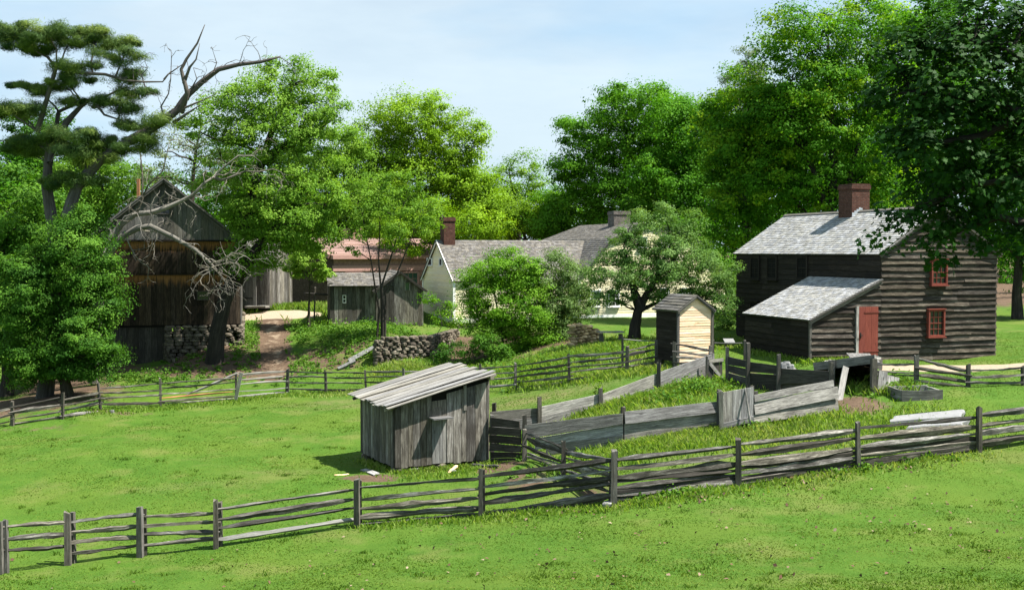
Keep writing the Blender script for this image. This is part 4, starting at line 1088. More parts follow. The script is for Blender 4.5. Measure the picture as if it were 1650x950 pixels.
# long split-rail fence across the bottom of the photo
rail_fence('split_rail_fence', 'long weathered split rail fence running in front of the plank shed and the pens',
  [(0,838,925),(110,826,912),(226,815,900),(348,805,884),(575,770,850),(775,755,833),(988,726,817),(1190,708,783),(1383,681,755),(1578,654,728),(1700,640,715)],
  [[(852,842,0.055),(870,862,0.055),(888,880,0.055)],
   [(842,831,0.055),(860,848,0.055),(876,866,0.055),(892,880,0.066)],
   [(833,828,0.055),(848,842,0.055),(862,858,0.055),(880,870,0.066)],
   [(822,788,0.061),(838,805,0.069),(853,818,0.061),(870,838,0.094,'palerail')],
   [(786,772,0.066),(806,790,0.066),(820,804,0.069),(836,818,0.079),(846,830,0.066)],
   [(770,742,0.103),(786,757,0.079),(799,771,0.066),(811,781,0.079),(829,799,0.099)],
   [(743,719,0.066),(756,733,0.079),(770,750,0.112),(788,766,0.092),(797,778,0.099),(806,783,0.079),(778,758,.08,'darkplank'),(792,772,.075,'darkplank'),(803,780,.06,'darkplank')],
   [(716,694,0.079),(733,707,0.066),(748,722,0.132),(764,738,0.099),(776,750,0.079),(783,757,0.066),(757,730,.085,'darkplank'),(771,744,.08,'darkplank'),(780,752,.07,'darkplank')],
   [(690,672,0.079),(707,688,0.092),(722,698,0.112),(735,712,0.119),(748,722,0.106),(729,706,.08,'darkplank'),(742,718,.08,'darkplank'),(752,728,.07,'darkplank')],
   [(670,655,0.079),(688,670,0.079),(700,684,0.092),(714,698,0.106)]], double=True, ext=.1, w=.135)
random.seed(22)
# fence at the back of the meadow
rail_fence('split_rail_fence', 'low grey split rail fence with a diagonal brace, below the dark barn and leafy bush',
  [(-60,665,705),(20,646,688),(100,632,675),(163,618,662,-5),(259,610,655),(380,600,643)],
  [[(678,656,.05),(688,666,.05),(698,678,.05)],[(655,640,.05),(664,652,.06),(674,662,.05),(682,672,.06)],
   [(644,632,.05),(652,641,.06),(661,649,.05),(670,664,.07),(674,668,.05)],
   [(626,617,.045),(633,628,.045),(642,636,.05),(651,648,.05)],
   [(618,608,.045),(626,615,.045),(633,626,.04),(642,630,.04,'orangerail','orange freshly split rail'),(646,638,.045),(650,641,.04)]], w=.11, wob=.03)
br = MB(); a = hit(296, 640); b = hit(380, 643); br.rail(P(296, 638, a.y-.1), P(386, 599, b.y-.12), .045, .6, .02); fence2 = [o for o in SC.objects if o.name.startswith('split_rail_fence')][-1]
for o in list(SC.objects):
    if o.get('label', '').startswith('low grey split rail'): br.build('brace', MAT['palerail'], o, True)
random.seed(23)
g1 = rail_fence('rail_gate', 'pale bleached rail gate section with a leaning white plank at its post', [(385,602,642,'none'),(462,594,632)],
  [[(604,598,.04),(612,606,.04),(619,613,.035),(630,624,.035),(638,631,.045)]], rmat='palerail', w=.15)
m = MB(); a = hit(379, 646); m.plank(a-UP*.05, P(389, 600, a.y-.05), .16, .05, Vector((0, 1, 0)).cross(UP), 4, .01)
m.build('leaning_plank', MAT['palerail'], g1)
random.seed(24)
rail_fence('split_rail_fence', 'dark split rail fence climbing from the pale gate past the bank to the outhouse',
  [(463,593,632),(525,596,632),(590,595,631),(650,592,631),(720,590,631),(775,588,630),(830,584,629),(918,570,619,-2),(1010,557,602),(1057,548,592)],
  [[(599,601,.04),(607,608,.045),(615,617,.04),(626,628,.05)],[(600,600,.04),(607,608,.045),(616,617,.04),(627,627,.05)],[(599,598,.04),(607,606,.045),(615,614,.04),(626,625,.05)],
   [(598,597,.04),(606,606,.045),(614,613,.04),(625,625,.05)],[(596,593,.04),(604,602,.045),(613,611,.04),(624,623,.05)],[(593,590,.04),(602,600,.045),(611,608,.04),(623,620,.05)],
   [(590,574,.045),(600,586,.045),(607,596,.045),(615,606,.05),(624,614,.06)],[(573,566,.05),(583,575,.05),(591,582,.05),(600,590,.05),(611,603,.075)],
   [(566,554,.045),(573,563,.05),(583,574,.05),(591,584,.04),(598,590,.05)]], w=.12)
random.seed(25)
rail_fence('split_rail_fence', 'short three rail fence standing close in front of the pine fronted outhouse',
  [(1087,549,588),(1144,555,584)], [[(555,565,.05),(566,573,.05),(575,581,.05),(584,586,.04)]], w=.16, Ys=[43.6, 43.6])
random.seed(26)
rail_fence('split_rail_fence', 'sagging rail fence beside the wooden trough and sandy path near the red door',
  [(1408,572,625,'none'),(1476,573,622),(1560,588,630),(1650,590,632)], [[(585,587,.04),(597,600,.04),(604,605,.04)],[(577,596,.05),(592,604,.07),(605,615,.06),(611,624,.055)],[(596,592,.05),(606,604,.06),(616,614,.06)]], w=.15, Ys=[39.5, 39.5, 39.5, 39.8], wob=.05)
random.seed(27)
rail_fence('split_rail_fence', 'curving dark rail fence joining the plank pen corner to the long front fence',
  [(845,690,738),(908,712,766,0),(984,742,808)], [[(698,722,.05),(706,732,.06),(716,742,.075),(728,752,.06),(736,758,.06)],[(728,742,.06),(737,756,.06),(748,768,.07),(758,780,.07),(766,790,.06)]], w=.15, Ys=[34.6, 31.5, 28.6], wob=.05)
# ------------------------------------------------------------------ plank fences of the pens
def plank_fence(name, label, posts, boards, w=.14, mat='plank', group=None, Ys=None, cat='fence', t=.035):
    """posts (px, y top, y base, front?); boards (px0, y0 top, y0 bottom, px1, y1 top, y1 bottom, depth offset)"""
    bases = [hit(p[0], p[2]) if Ys is None else G(p[0], Ys[i]) for i, p in enumerate(posts)]
    T = thing(name, label, cat, bases[0], group)
    for p, b in zip(posts, bases):
        o = Vector((0, -.1 if (len(p) > 3 and p[3]) else .1, 0))
        m = MB(); m.post(b-UP*.3+o, P(p[0]+random.uniform(-1, 1), p[1], b.y)+o, w); m.build('post', MAT['post'], T)
    xs_ = [b.x for b in bases]
    def Yat(px):
        ppx = [p[0] for p in posts]
        return float(np.interp(px, ppx, [b.y for b in bases])) if ppx[0] <= px <= ppx[-1] else (bases[0].y+(px-ppx[0])*(bases[1].y-bases[0].y)/(ppx[1]-ppx[0]) if px < ppx[0] else bases[-1].y+(px-ppx[-1])*(bases[-1].y-bases[-2].y)/(ppx[-1]-ppx[-2]))
    for bd in boards:
        p0, a0, b0, p1, a1, b1 = bd[:6]; off = bd[6] if len(bd) > 6 else 0
        Ya, Yb = Yat(p0), Yat(p1)
        A1, A0, B1, B0_ = P(p0, a0, Ya), P(p0, b0, Ya), P(p1, a1, Yb), P(p1, b1, Yb)
        nrm = (B0_-A0).cross(A1-A0).normalized(); nrm = nrm if nrm.y < 0 else -nrm
        f = nrm*off*1.5; m = MB(); seg = max(4, int((B0_-A0).length/.45)); rn = (random.random(), random.random()); uo = random.uniform(0, 90); ph = random.uniform(0, 6)
        rings = []
        L = (B0_-A0).length
        for i in range(seg+1):
            q = i/seg; lo = A0+(B0_-A0)*q+f; hi = A1+(B1-A1)*q+f*.25
            wv = nrm*(.012*math.sin(q*4+ph)); lo = lo+wv+UP*random.uniform(-.008, .008); hi = hi+wv*1.5+UP*random.uniform(-.008, .008)
            rings.append([lo+nrm*t/2, hi+nrm*t/2, hi-nrm*t/2, lo-nrm*t/2])
        for i in range(seg):
            acc = uo
            for k in range(4):
                j = (k+1) % 4; d = (rings[i][j]-rings[i][k]).length
                m.poly([rings[i][k], rings[i+1][k], rings[i+1][j], rings[i][j]], [(L*i/seg, acc), (L*(i+1)/seg, acc), (L*(i+1)/seg, acc+d), (L*i/seg, acc+d)], rn); acc += d
        m.poly(rings[0], [(0, uo), (0, uo+.3), (.03, uo+.3), (.03, uo)], rn); m.poly(rings[-1][::-1], [(0, uo), (0, uo+.3), (.03, uo+.3), (.03, uo)], rn)
        m.build('plank', MAT[mat if len(bd) < 8 else bd[7]], T)
    return T
random.seed(31)
plank_fence('plank_fence', 'long grey plank fence at the back of the pen, rising toward the outhouse',
  [(797,650,692,0),(869,638,690,1),(968,625,660,1),(1061,583,631,1),(1146,568,606,0)],
  [(790,663,680,868,657,672,0),(790,680,696,868,672,690,.02),(868,656,672,968,634,650,.0),(868,671,692,968,649,668,.03),(967,636,653,1061,600,619,0),(967,652,668,1061,618,640,.03),
   (1060,600,618,1151,569,583,.0),(1060,617,641,1149,582,605,.03)], Ys=[38.0, 38.6, 39.6, 41.0, 42.9])
random.seed(32)
plank_fence('plank_fence', 'grey plank fence with broad overlapping boards between the corner post and the board gate',
  [(846,668,733,0),(1005,656,719,0),(1158,630,690,1)],
  [(846,684,706,1004,665,682,.06),(862,706,724,1004,682,703,.0),(880,716,738,1004,700,720,.03),(1006,663,682,1156,646,663,.06),(1006,682,702,1156,664,680,.0),(1006,700,719,1156,680,692,.03)], Ys=[34.9, 34.1, 34.9])
random.seed(33)
pg = plank_fence('board_gate', 'upright grey board gate closing the plank pen, propped with a thin stake', [(1160,628,690,0),(1212,622,684,0)], [], Ys=[34.75, 35.1], cat='gate')
Yg0, Yg1 = 34.6, 34.95
m = MB(); a = P(1164, 690, Yg0); b = P(1213, 681, Yg1); ge = (b-a); gw = ge.length; ge.z = 0; ge.normalize(); gn = Vector((ge.y, -ge.x, 0))
sl = (b.z-a.z)/gw; ht_ = (690-631)/F*Yg0
vboards(m, a, ge, gn, [(0, .12), (gw, .12+sl*gw), (gw, ht_+sl*gw), (0, ht_)], .3, .42, .03, .008); m.build('board', MAT['plank'], pg)
m = MB(); m.plank(a+gn*.06+UP*.1, b+gn*.06+UP*.14, .17, .03, UP, 4, .005); m.build('batten', MAT['plank'], pg)
m = MB(); m.rail(P(1209, 684, Yg1-.5), P(1201, 624, Yg1-.12), .04, .9, .02); m.build('stake', MAT['palerail'], pg, True)
m = MB(); m.plank(P(1163, 690, Yg0-.12)-UP*.05, P(1161, 630, Yg0-.12), .13, .06, Vector((0, 1, 0)).cross(UP), 3, .005); m.build('gate_post', MAT['shedroof'], pg)
random.seed(34)
plank_fence('plank_fence', 'bright grey three board fence ending beside the bare dirt patch',
  [(1218,630,682,0),(1342,603,662,0)],
  [(1214,636,647,1342,612,622,.03),(1214,648,667,1348,622,640,.06),(1212,668,682,1349,641,660,.05)], Ys=[35.2, 36.6])
random.seed(35)
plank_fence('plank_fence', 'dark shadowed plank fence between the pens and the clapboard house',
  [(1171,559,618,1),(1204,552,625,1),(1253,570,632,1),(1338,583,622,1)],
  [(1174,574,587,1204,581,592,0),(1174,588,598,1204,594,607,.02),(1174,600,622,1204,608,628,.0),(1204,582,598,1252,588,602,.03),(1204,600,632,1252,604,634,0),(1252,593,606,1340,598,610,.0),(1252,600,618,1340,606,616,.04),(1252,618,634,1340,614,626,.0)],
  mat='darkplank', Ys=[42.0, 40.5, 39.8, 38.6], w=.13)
random.seed(36)
plank_fence('slat_fence', 'short dark slat fence joining the plank shed to the pen corner',
  [(793,668,745,0),(845,682,738,0)],
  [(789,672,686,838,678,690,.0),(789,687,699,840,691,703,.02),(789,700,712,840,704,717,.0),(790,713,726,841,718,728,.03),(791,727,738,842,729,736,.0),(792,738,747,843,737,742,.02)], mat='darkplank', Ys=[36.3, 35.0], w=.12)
# small cross-braced gate left open
random.seed(37)
Yq = 42.3; Q = G(1142, Yq); QG = thing('pen_gate', 'small open pen gate with a diagonal brace near the pine fronted outhouse', 'gate', Q)
a = P(1141, 620, Yq); b = P(1164, 618, Yq+.25); e_ = (b-a); W_ = e_.length; e_.z = 0; e_.normalize(); n_ = Vector((e_.y, -e_.x, 0)); Hh = (619-577)/F*Yq
m = MB(); vboards(m, a, e_, n_, [(0, .05), (W_, .05), (W_, Hh), (0, Hh)], .2, .28, .02, .02); m.build('board', MAT['darkplank'], QG)
m = MB(); m.beam(a+n_*.05+UP*(Hh-.08), a+e_*W_+n_*.05+UP*(Hh-.04), .13, .03, UP); m.build('top_batten', MAT['palerail'], QG)
m = MB(); m.beam(a+n_*.05+UP*.12, a+e_*W_+n_*.05+UP*.16, .13, .03, UP); m.build('bottom_batten', MAT['plank'], QG)
m = MB(); m.beam(a+n_*.052+UP*(Hh-.16)+e_*.05, a+e_*(W_-.06)+n_*.052+UP*.24, .13, .03, UP); m.build('brace', MAT['palerail'], QG)
m = MB(); m.post(a-UP*.3-e_*.07, a-e_*.07+UP*(Hh+.1), .09); m.build('gate_post', MAT['post'], QG)

# ------------------------------------------------------------------ things round the pens
random.seed(41)
# ramp beam in front of the red door
rp = thing('door_ramp', 'weathered timber beam on posts before the red door, roofing a dark hollow', 'ramp', G(1408, 39.0))
m = MB(); a, b = P(1312, 590, 41.0), P(1411, 578, 39.0); m.plank(a, b, .3, .12, UP, 5, .01); m.build('beam', MAT['plank'], rp)
for px, y0, y1, Y in ((1408, 578, 626, 39.0), (1340, 580, 612, 40.2)):
    m = MB(); bb = G(px, Y); m.post(bb-UP*.3, P(px, y0, Y), .2); m.build('post', MAT['post'], rp)
dc = [P(1316, 592, 41.0), P(1404, 582, 39.15), P(1420, 575, 42.8), P(1330, 580, 44.2)]
m = MB(); m.hexa([q-UP*.07 for q in dc]+dc); m.build('ramp_deck', MAT['plank'], rp)
for i, j, nm in ((1, 2, 'side_board'), (2, 3, 'back_board'), (3, 0, 'side_board')):  # dark back and left boards added to keep light out of the hollow
    q0, q1 = dc[i], dc[j]; m = MB(); tt = (q1-q0).cross(UP).normalized()*.05
    m.hexa([q0-UP*1.7, q1-UP*1.7, q1-UP*1.7+tt, q0-UP*1.7+tt, q0-UP*.08, q1-UP*.08, q1-UP*.08+tt, q0-UP*.08+tt]); m.build(nm, MAT['darkplank'], rp)
m = MB(); m.plank(P(1382, 570, 43.6), P(1398, 584, 40.6), .9, .05, Vector((1, .3, 0)), 3, .01); m.build('door_step', MAT['plank'], rp)
lp = thing('leaning_plank', 'pale plank leaning against the dark ramp below the red door', 'plank', G(1350, 38.4))
m = MB(); m.plank(G(1352, 38.4)-UP*.05, P(1363, 591, 39.3), .22, .05, Vector((1, .3, 0)), 4, .01); m.build('board', MAT['palerail'], lp)
bp = thing('upright_board', 'upright grey board standing between the ramp post and the trough', 'board', G(1422, 39.0))
m = MB(); m.plank(G(1420, 39.0)-UP*.1, P(1423, 598, 39.2), .32, .05, Vector((1, .2, 0)), 3, .01); m.build('board', MAT['plank'], bp)
bp = thing('upright_board', 'low grey board leaning behind the weeds next to the trough', 'board', G(1436, 39.2))
m = MB(); m.plank(G(1437, 39.1)-UP*.1, P(1438, 606, 39.4), .5, .05, Vector((1, .2, 0)), 3, .01); m.build('board', MAT['plank'], bp)
# trough
Tq = G(1453, 37.6); TR = thing('trough', 'shallow grey wooden feed trough lying on the grass below the house', 'trough', Tq)
e_ = Vector((math.cos(.06), math.sin(.06), 0)); l_ = Vector((-e_.y, e_.x, 0)); Wt, Dt, Ht = 1.42, 1.25, .42
z = Tq.z-.02; q = Vector((Tq.x, Tq.y, z))
for nm, a, b in (('front_board', q, q+e_*Wt), ('back_board', q+l_*Dt, q+l_*Dt+e_*Wt)):
    m = MB(); m.plank(a+UP*(Ht/2), b+UP*(Ht/2), Ht, .05, UP, 5, .025); m.build(nm, MAT['plank'], TR)
for a in (q+e_*.03, q+e_*(Wt-.03)):
    m = MB(); m.plank(a+l_*.02+UP*(Ht/2-.01), a+l_*(Dt-.02)+UP*(Ht/2-.01), Ht*.95, .05, UP, 3, .006); m.build('end_board', MAT['plank'], TR)
m = MB(); m.hexa([q+UP*.02, q+e_*Wt+UP*.02, q+e_*Wt+l_*Dt+UP*.02, q+l_*Dt+UP*.02, q+UP*.08, q+e_*Wt+UP*.08, q+e_*Wt+l_*Dt+UP*.08, q+l_*Dt+UP*.08]); m.build('trough_floor', MAT['darkplank'], TR)
# granite slabs behind the front fence
def slab(name, label, pts, Y0_, th, mat='granite', cat='stone slab'):
    g = [hit(*p) for p in pts]; c = sum(g, Vector())/len(g)
    T = thing(name, label, cat, c); m = MB(); k = len(g); rn = (random.random(), random.random())
    lo = []; mi = []; hi = []
    for i in range(k):
        for q in (0, .34, .67):
            p = g[i]+(g[(i+1) % k]-g[i])*q; p = p+Vector((random.uniform(-.05, .05), random.uniform(-.05, .05), 0))
            lo.append(p-UP*.1); mi.append(p+UP*(th*random.uniform(.8, 1)))
            hi.append(p+(c-p)*.07+UP*(th*random.uniform(1.0, 1.12)))
    nn = len(lo)
    for A_, B_ in ((lo, mi), (mi, hi)):
        for i in range(nn): m.poly([A_[i], A_[(i+1) % nn], B_[(i+1) % nn], B_[i]], [(0, 0)]*4, rn)
    m.poly(hi, [(0, 0)]*nn, rn); m.build('slab', MAT[mat], T); return T
slab('granite_slab', 'pale granite slab lying on the grass behind the front fence, the upper of two', [(1432,687),(1548,680),(1556,671),(1505,673),(1440,681)], 35, .17)
slab('granite_slab', 'pale granite slab lying lower, partly hidden by the front fence rails', [(1462,699),(1552,690),(1560,683),(1500,686),(1468,692)], 34, .14)
# firewood
random.seed(43)
wb = hit(948, 554)
rows = 7; kk = 0
for i in range(rows):
    nlog = [8, 8, 8, 7, 6, 5, 3][i]
    for j in range(nlog):
        x = wb.x-.66+.19*j+random.uniform(-.04, .04)+.09*(i % 2); zz = h(x, wb.y)+.08+.155*i; r = random.uniform(.085, .115)
        a = Vector((x, wb.y-.42+random.uniform(-.09, .06), zz)); b = a+Vector((-.35+random.uniform(-.03, .03), .66+random.uniform(-.08, .1), random.uniform(-.02, .02)))
        m = MB(); m.rail(a, b, r, .9, .008, seg=3); o = m.build('firewood_log', MAT['logbark'], None)
        tag(o, 'split firewood log in the woodpile on the grass beside the lilac bush', 'log', 'split logs of the woodpile')
# plank bench by the apple tree
random.seed(44)
bq = hit(985, 553); BT = thing('plank_bench', 'low plank bench in the shade beside the apple tree trunk', 'bench', bq)
m = MB(); m.plank(P(964, 535, bq.y), P(1003, 534, bq.y+.3), .6, .06, Vector((0, 1, 0)), 3, .01); m.build('bench_top', MAT['shedroof'], BT)
for px in (969, 1000):
    m = MB(); bb = G(px, bq.y+.1); m.post(bb-UP*.2, P(px, 537, bq.y+.1), .22); m.build('leg', MAT['post'], BT)
# thin rail lines
for lab, x0, y0, x1, y1, Y0_, Y1_, cn in (('thin bare pole running from the apple tree to the outhouse side', 1002, 546, 1060, 549, 47.2, 46.9, 'pole rail'), ('thin bare pole running from the outhouse to the dark side of the clapboard house', 1148, 552, 1201, 552, 47, 46.6, 'pole rail')):
    T = thing('pole_rail', lab, cn, G(x0, Y0_)); m = MB(); a, b = P(x0, y0, Y0_), P(x1, y1, Y1_); m.tube([a, (a+b)/2-UP*.03, b], [.025, .022, .02], 6); m.build('pole', MAT['plank'], T, True)
    for px, Y, yy in ((x0+1, Y0_, y0-4), (x1-1, Y1_, y1-4)):
        m = MB(); bb = G(px, Y); m.post(bb-UP*.2, P(px, yy, Y), .1); m.build('post', MAT['post'], T)
hb_ = thing('hatch_box', 'small low grey hatch box on the shaded lawn behind the outhouse', 'box', G(1176, 52)); q = hb_.location.copy()
m = MB(); m.hexa([q+Vector(v) for v in ((-.2, 0, 0), (.2, 0, 0), (.2, .4, 0), (-.2, .4, 0), (-.2, 0, .3), (.2, 0, .3), (.2, .4, .42), (-.2, .4, .42))]); m.build('box_body', MAT['darkplank'], hb_)
m = MB(); m.hexa([q+Vector(v) for v in ((-.24, -.04, .3), (.24, -.04, .3), (.24, .44, .44), (-.24, .44, .44), (-.24, -.04, .34), (.24, -.04, .34), (.24, .44, .48), (-.24, .44, .48))]); m.build('lid', MAT['granite'], hb_)
# retaining wall and tumbled slabs on the bank
random.seed(45)
a = hit(603, 588); b = G(690, a.y+1.3); zt = zat(545, a.y)
RW = thing('stone_wall', 'dry stone retaining wall of tan fieldstones below the grey board shed', 'wall', a)
m = MB(); stonewall(m, a, b, lambda q: min(a.z, b.z)-.1, lambda q: zt+.08*q, .5, None, .1, .24, .16, .6); m.build('stones', MAT['stone'], RW)
m = MB(); m.hexa([a+Vector((.05, .12, -.3)), b+Vector((-.05, .12, -.3)), b+Vector((-.05, .5, -.3)), a+Vector((.05, .5, -.3)), Vector((a.x+.05, a.y+.12, zt-.1)), Vector((b.x-.05, b.y+.12, zt-.05)), Vector((b.x-.05, b.y+.5, zt-.05)), Vector((a.x+.05, a.y+.5, zt-.1))]); m.build('core', MAT['shade'], RW)
b2 = G(692, a.y+1.5); c2 = G(735, 64.5)
RW = thing('stone_wall', 'shadowed stone wall running back from the retaining wall to the cream farmhouse', 'wall', b2)
m = MB(); stonewall(m, b2, c2, lambda q: 1.1+.2*q, lambda q: zt+.1*q, .5, None, .12, .24, .2, .6); m.build('stones', MAT['stone'], RW)
m = MB(); dd = (c2-b2); dd.z = 0; dd.normalize(); s_ = Vector((-dd.y, dd.x, 0))
m.hexa([b2+s_*.1-UP*.5, c2+s_*.1-UP*.9, c2+s_*.5-UP*.9, b2+s_*.5-UP*.5]+[Vector((p.x, p.y, zt-.08)) for p in (b2+s_*.1, c2+s_*.1, c2+s_*.5, b2+s_*.5)]); m.build('core', MAT['shade'], RW)
for lab, p, q, w_ in (('tumbled grey stone post on the bank, topmost of three beside the wall', (577,577), (604,563), .2), ('tumbled grey stone post sliding down the bank, middle of three', (562,585), (592,574), .2), ('tumbled grey stone post resting at the bank foot, lowest of three', (545,598), (574,588), .18)):
    a, b = hit(*p), hit(*q); b = Vector((b.x, a.y+.35, h(b.x, a.y+.35)+.28)); a = a+UP*.04
    T = thing('stone_post', lab, 'stone', a); m = MB(); m.post(a, b, w_, w_*.8); m.build('shaft', MAT['slabstone'], T)
# loose things near the plank shed
random.seed(46)
def rock(lab, px, py, r, mat='slabstone', flat=.55):
    c = hit(px, py); m = MB(); a = random.uniform(0, 3); m.stone(c+UP*r*.2, r, r*.8, r*flat, (math.cos(a), math.sin(a), 0), (-math.sin(a), math.cos(a), 0), jit=.35); o = m.build('rock', MAT[mat]); tag(o, lab, 'rock'); return o
rock('flat pale rock lying under the front edge of the plank shed', 665, 759, .24, flat=.35)
rock('pale rock at the foot of the broad front fence post', 979, 816, .17)
rock('small pale rock in the grass in front of the shed door', 729, 762, .13)
rock('pale rock at the bottom of the meadow fence below the bush', 180, 666, .14)
rock('small white rock behind the trough end on the lawn', 1505, 641, .09, 'granite')
for lab, x, y, r in (('pale jagged rock piled behind the dark plank fence, biggest of three', 1262, 590, .2), ('pale flat rock piled behind the dark plank fence, beside the biggest', 1274, 591, .15), ('grey rock at the rear of the pile behind the dark plank fence', 1268, 587, .15)):
    c = P(x, y, 40.3); m = MB(); m.stone(c, r, r*.8, r*.7, (1, 0, 0), (0, 1, 0), jit=.4); b = c.copy(); o = m.build('rock', MAT['granite']); tag(o, lab, 'rock')
st = G(1267, 40.4); m = MB(); 
T = thing('stone_heap_base', 'low dark stone footing under the pale rocks behind the plank fence', 'stone', st); m.stone(Vector((st.x, st.y, (st.z+zat(593, 40.4))/2)), .5, .35, (zat(593, 40.4)-st.z)/2+.05, (1, 0, 0), (0, 1, 0)); m.build('block', MAT['slabstone'], T)
a, b = hit(760, 753), hit(803, 755); m = MB(); m.rail(a+UP*.07, b+UP*.08, .08, .9, .03); o = m.build('fallen_log', MAT['rail'], None, True); tag(o, 'rough fallen log lying on the ground beside the plank shed corner', 'log')
a, b = hit(585, 758), hit(607, 768); m = MB(); m.plank(a+UP*.05, b+UP*.05, .22, .03, Vector((0, 1, 0)), 3, .01); o = m.build('loose_board', MAT['plank']); tag(o, 'loose grey board lying in the shadow of the plank shed', 'board')
a, b = hit(723, 765), hit(737, 757); m = MB(); m.rail(a+UP*.03, b+UP*.14, .07, .8, .02); o = m.build('log_stub', MAT['logbark'], None, True); tag(o, 'short pale tan log stub lying in the grass near the shed door', 'log')
a, b = hit(538, 768), hit(562, 766); m = MB(); m.rail(a+UP*.02, b+UP*.03, .03, .8, .02); o = m.build('stick', MAT['logbark'], None, True); tag(o, 'thin tan stick on the grass at the edge of the shed shadow', 'stick')
c = G(223, 72); m = MB(); m.post(c-UP*.2, P(223, 288, 72), .2); o = m.build('bare_pole', MAT['orangerail']); tag(o, 'slim tan pole rising behind the barn roof', 'pole')
# ------------------------------------------------------------------ trees
random.seed(51)
BG = 'broadleaf trees behind the farm buildings'
def T_(label, base, Y, es, group=None, **kw):
    """es: (cx, cy, rx, ry[, density[, depth shift]]) in photo pixels at depth Y"""
    DM = kw.pop('dm', 1.45 if group else 1.15)
    el = [ell(q[0], q[1], q[2], q[3], Y+(q[5] if len(q) > 5 else random.uniform(-.35, .35)*q[2]*Y/F), DM*(q[4] if len(q) > 4 else 1.0)) for q in es]
    b = G(base, Y) if not isinstance(base, tuple) else hit(*base)
    return tree(kw.pop('name', 'broadleaf_tree'), label, group, b, el, **kw)
# --- behind the barn and left
T_('dark leafy tree standing beyond the meadow fence at the picture edge', 10, 56, [(20,330,90,80),(60,430,70,90),(-40,420,80,100),(20,530,90,60)], BG, leaf='hemlock', seed=101, lsize=.22, per=150, val=.35)  # leaf tone lowered along with the tree behind the pine, for its shade
T_('fresh green tree rising behind the barn roof on its shaded side', 185, 84, [(190,300,60,55),(215,345,55,40),(150,290,55,60),(130,360,60,60)], BG, leaf='spring', seed=102, lsize=.24, per=120, val=.3)
T_('dark tall tree behind the big pine', 70, 88, [(60,250,70,80),(110,330,60,60),(20,330,70,80)], BG, leaf='hemlock', seed=103, lsize=.26, val=.12)  # leaf colour darkened to stand for the deep shade under the pine
T_('sparse grey green budding tree just behind the barn gable', 300, 82, [(290,215,60,50,.45),(330,260,60,55,.5),(260,270,45,40,.45),(370,220,50,50,.5)], BG, leaf='dull', seed=104, lsize=.2, per=75, cr=.9, vr=.15, nlimbs=60)
# --- behind brick house
T_('rounded mid green tree behind the faded red roof', 555, 96, [(545,235,45,45),(560,290,60,60),(510,330,70,60),(590,350,60,50),(480,270,50,60)], BG, leaf='spring', seed=106, lsize=.26, per=120)
T_('dense green tree filling the gap behind the barn maple', 450, 92, [(440,330,80,60),(400,380,70,50),(470,400,60,40),(380,300,60,60)], BG, leaf='maple', seed=107, lsize=.26, per=120)
T_('broad yellow green oak with rounded crown, tallest above the cream farmhouse wing', 668, 100, [(665,190,82,46),(603,238,52,50),(732,235,58,52),(690,290,92,62),(610,310,56,56),(752,318,52,56),(665,360,100,40),(775,352,40,40),(640,255,40,40)], BG, leaf='oak', seed=108, lsize=.27, per=150, spacing=1.9, cr=1.25, trunk_r=.5, nlimbs=70)
T_('low leafy tree behind the wing chimney', 735, 84, [(715,360,50,36),(780,366,50,30),(660,372,50,40)], BG, leaf='oak', seed=109, lsize=.22, per=130, val=.35)
T_('thin topped pale tree between the yellow oak and the tall dark maple', 838, 108, [(848,268,28,26,.6),(828,300,40,40,.9),(860,300,26,26,.5),(800,310,34,42)], BG, leaf='spring', seed=110, lsize=.24, per=90, cr=1.0)
T_('small yellowish tree above the long farmhouse roof', 850, 98, [(845,352,60,36),(800,350,40,40),(880,340,40,34)], BG, leaf='oak', seed=111, lsize=.24, per=130, val=.4)
T_('low rounded green tree beside the wide grey chimney', 905, 96, [(905,325,40,34),(925,350,50,40),(890,365,50,30)], BG, leaf='maple', seed=112, lsize=.24, per=140, val=.6)
# --- tall maples right of the gap
T_('tall open maple with a ragged top, left of the darker maple behind the farmhouse', 1010, 92, [(1035,160,62,32),(985,175,40,34),(1070,190,60,40),(940,215,42,30),(990,230,60,40),(930,262,40,28),(1040,240,70,50),(965,300,60,40),(1010,320,80,50),(915,275,30,20)], BG, leaf='maple', seed=113, lsize=.27, per=150, spacing=1.8, cr=1.15, trunk_r=.45, nlimbs=70, val=.55)
T_('dense dark green maple with rounded crown behind the apple tree', 1115, 86, [(1110,225,66,50),(1140,270,70,60),(1085,290,70,56),(1130,340,80,50),(1060,350,60,40),(1150,205,44,44),(1165,260,50,60),(1075,190,36,34)], BG, leaf='deep', seed=114, lsize=.26, per=160, spacing=1.75, cr=1.15, trunk_r=.45, val=.62)
T_('tall wispy grey green pine behind the maples at the edge of the gap', 1205, 108, [(1208,110,30,40,.8),(1195,150,40,40),(1215,180,50,50)], BG, leaf='dull', seed=115, lsize=.2, per=120, val=.2, cat='tree', name='pine_tree')
T_('bright yellow green maple lit beside the farmhouse roof end', 1200, 66, [(1215,165,58,60,1.2),(1190,240,56,56,1.2),(1160,185,36,34,1.1),(1225,290,60,50),(1180,310,46,50),(1240,230,50,60),(1185,365,46,40),(1175,205,40,36)], BG, leaf='yellow', seed=116, lsize=.23, per=120, spacing=1.45, cr=.9, trunk_r=.3)
def pth(pts, Y): return [P(a, b, Y+(c[0] if c else 0)) for a, b, *c in pts]
Ym_ = 63.0
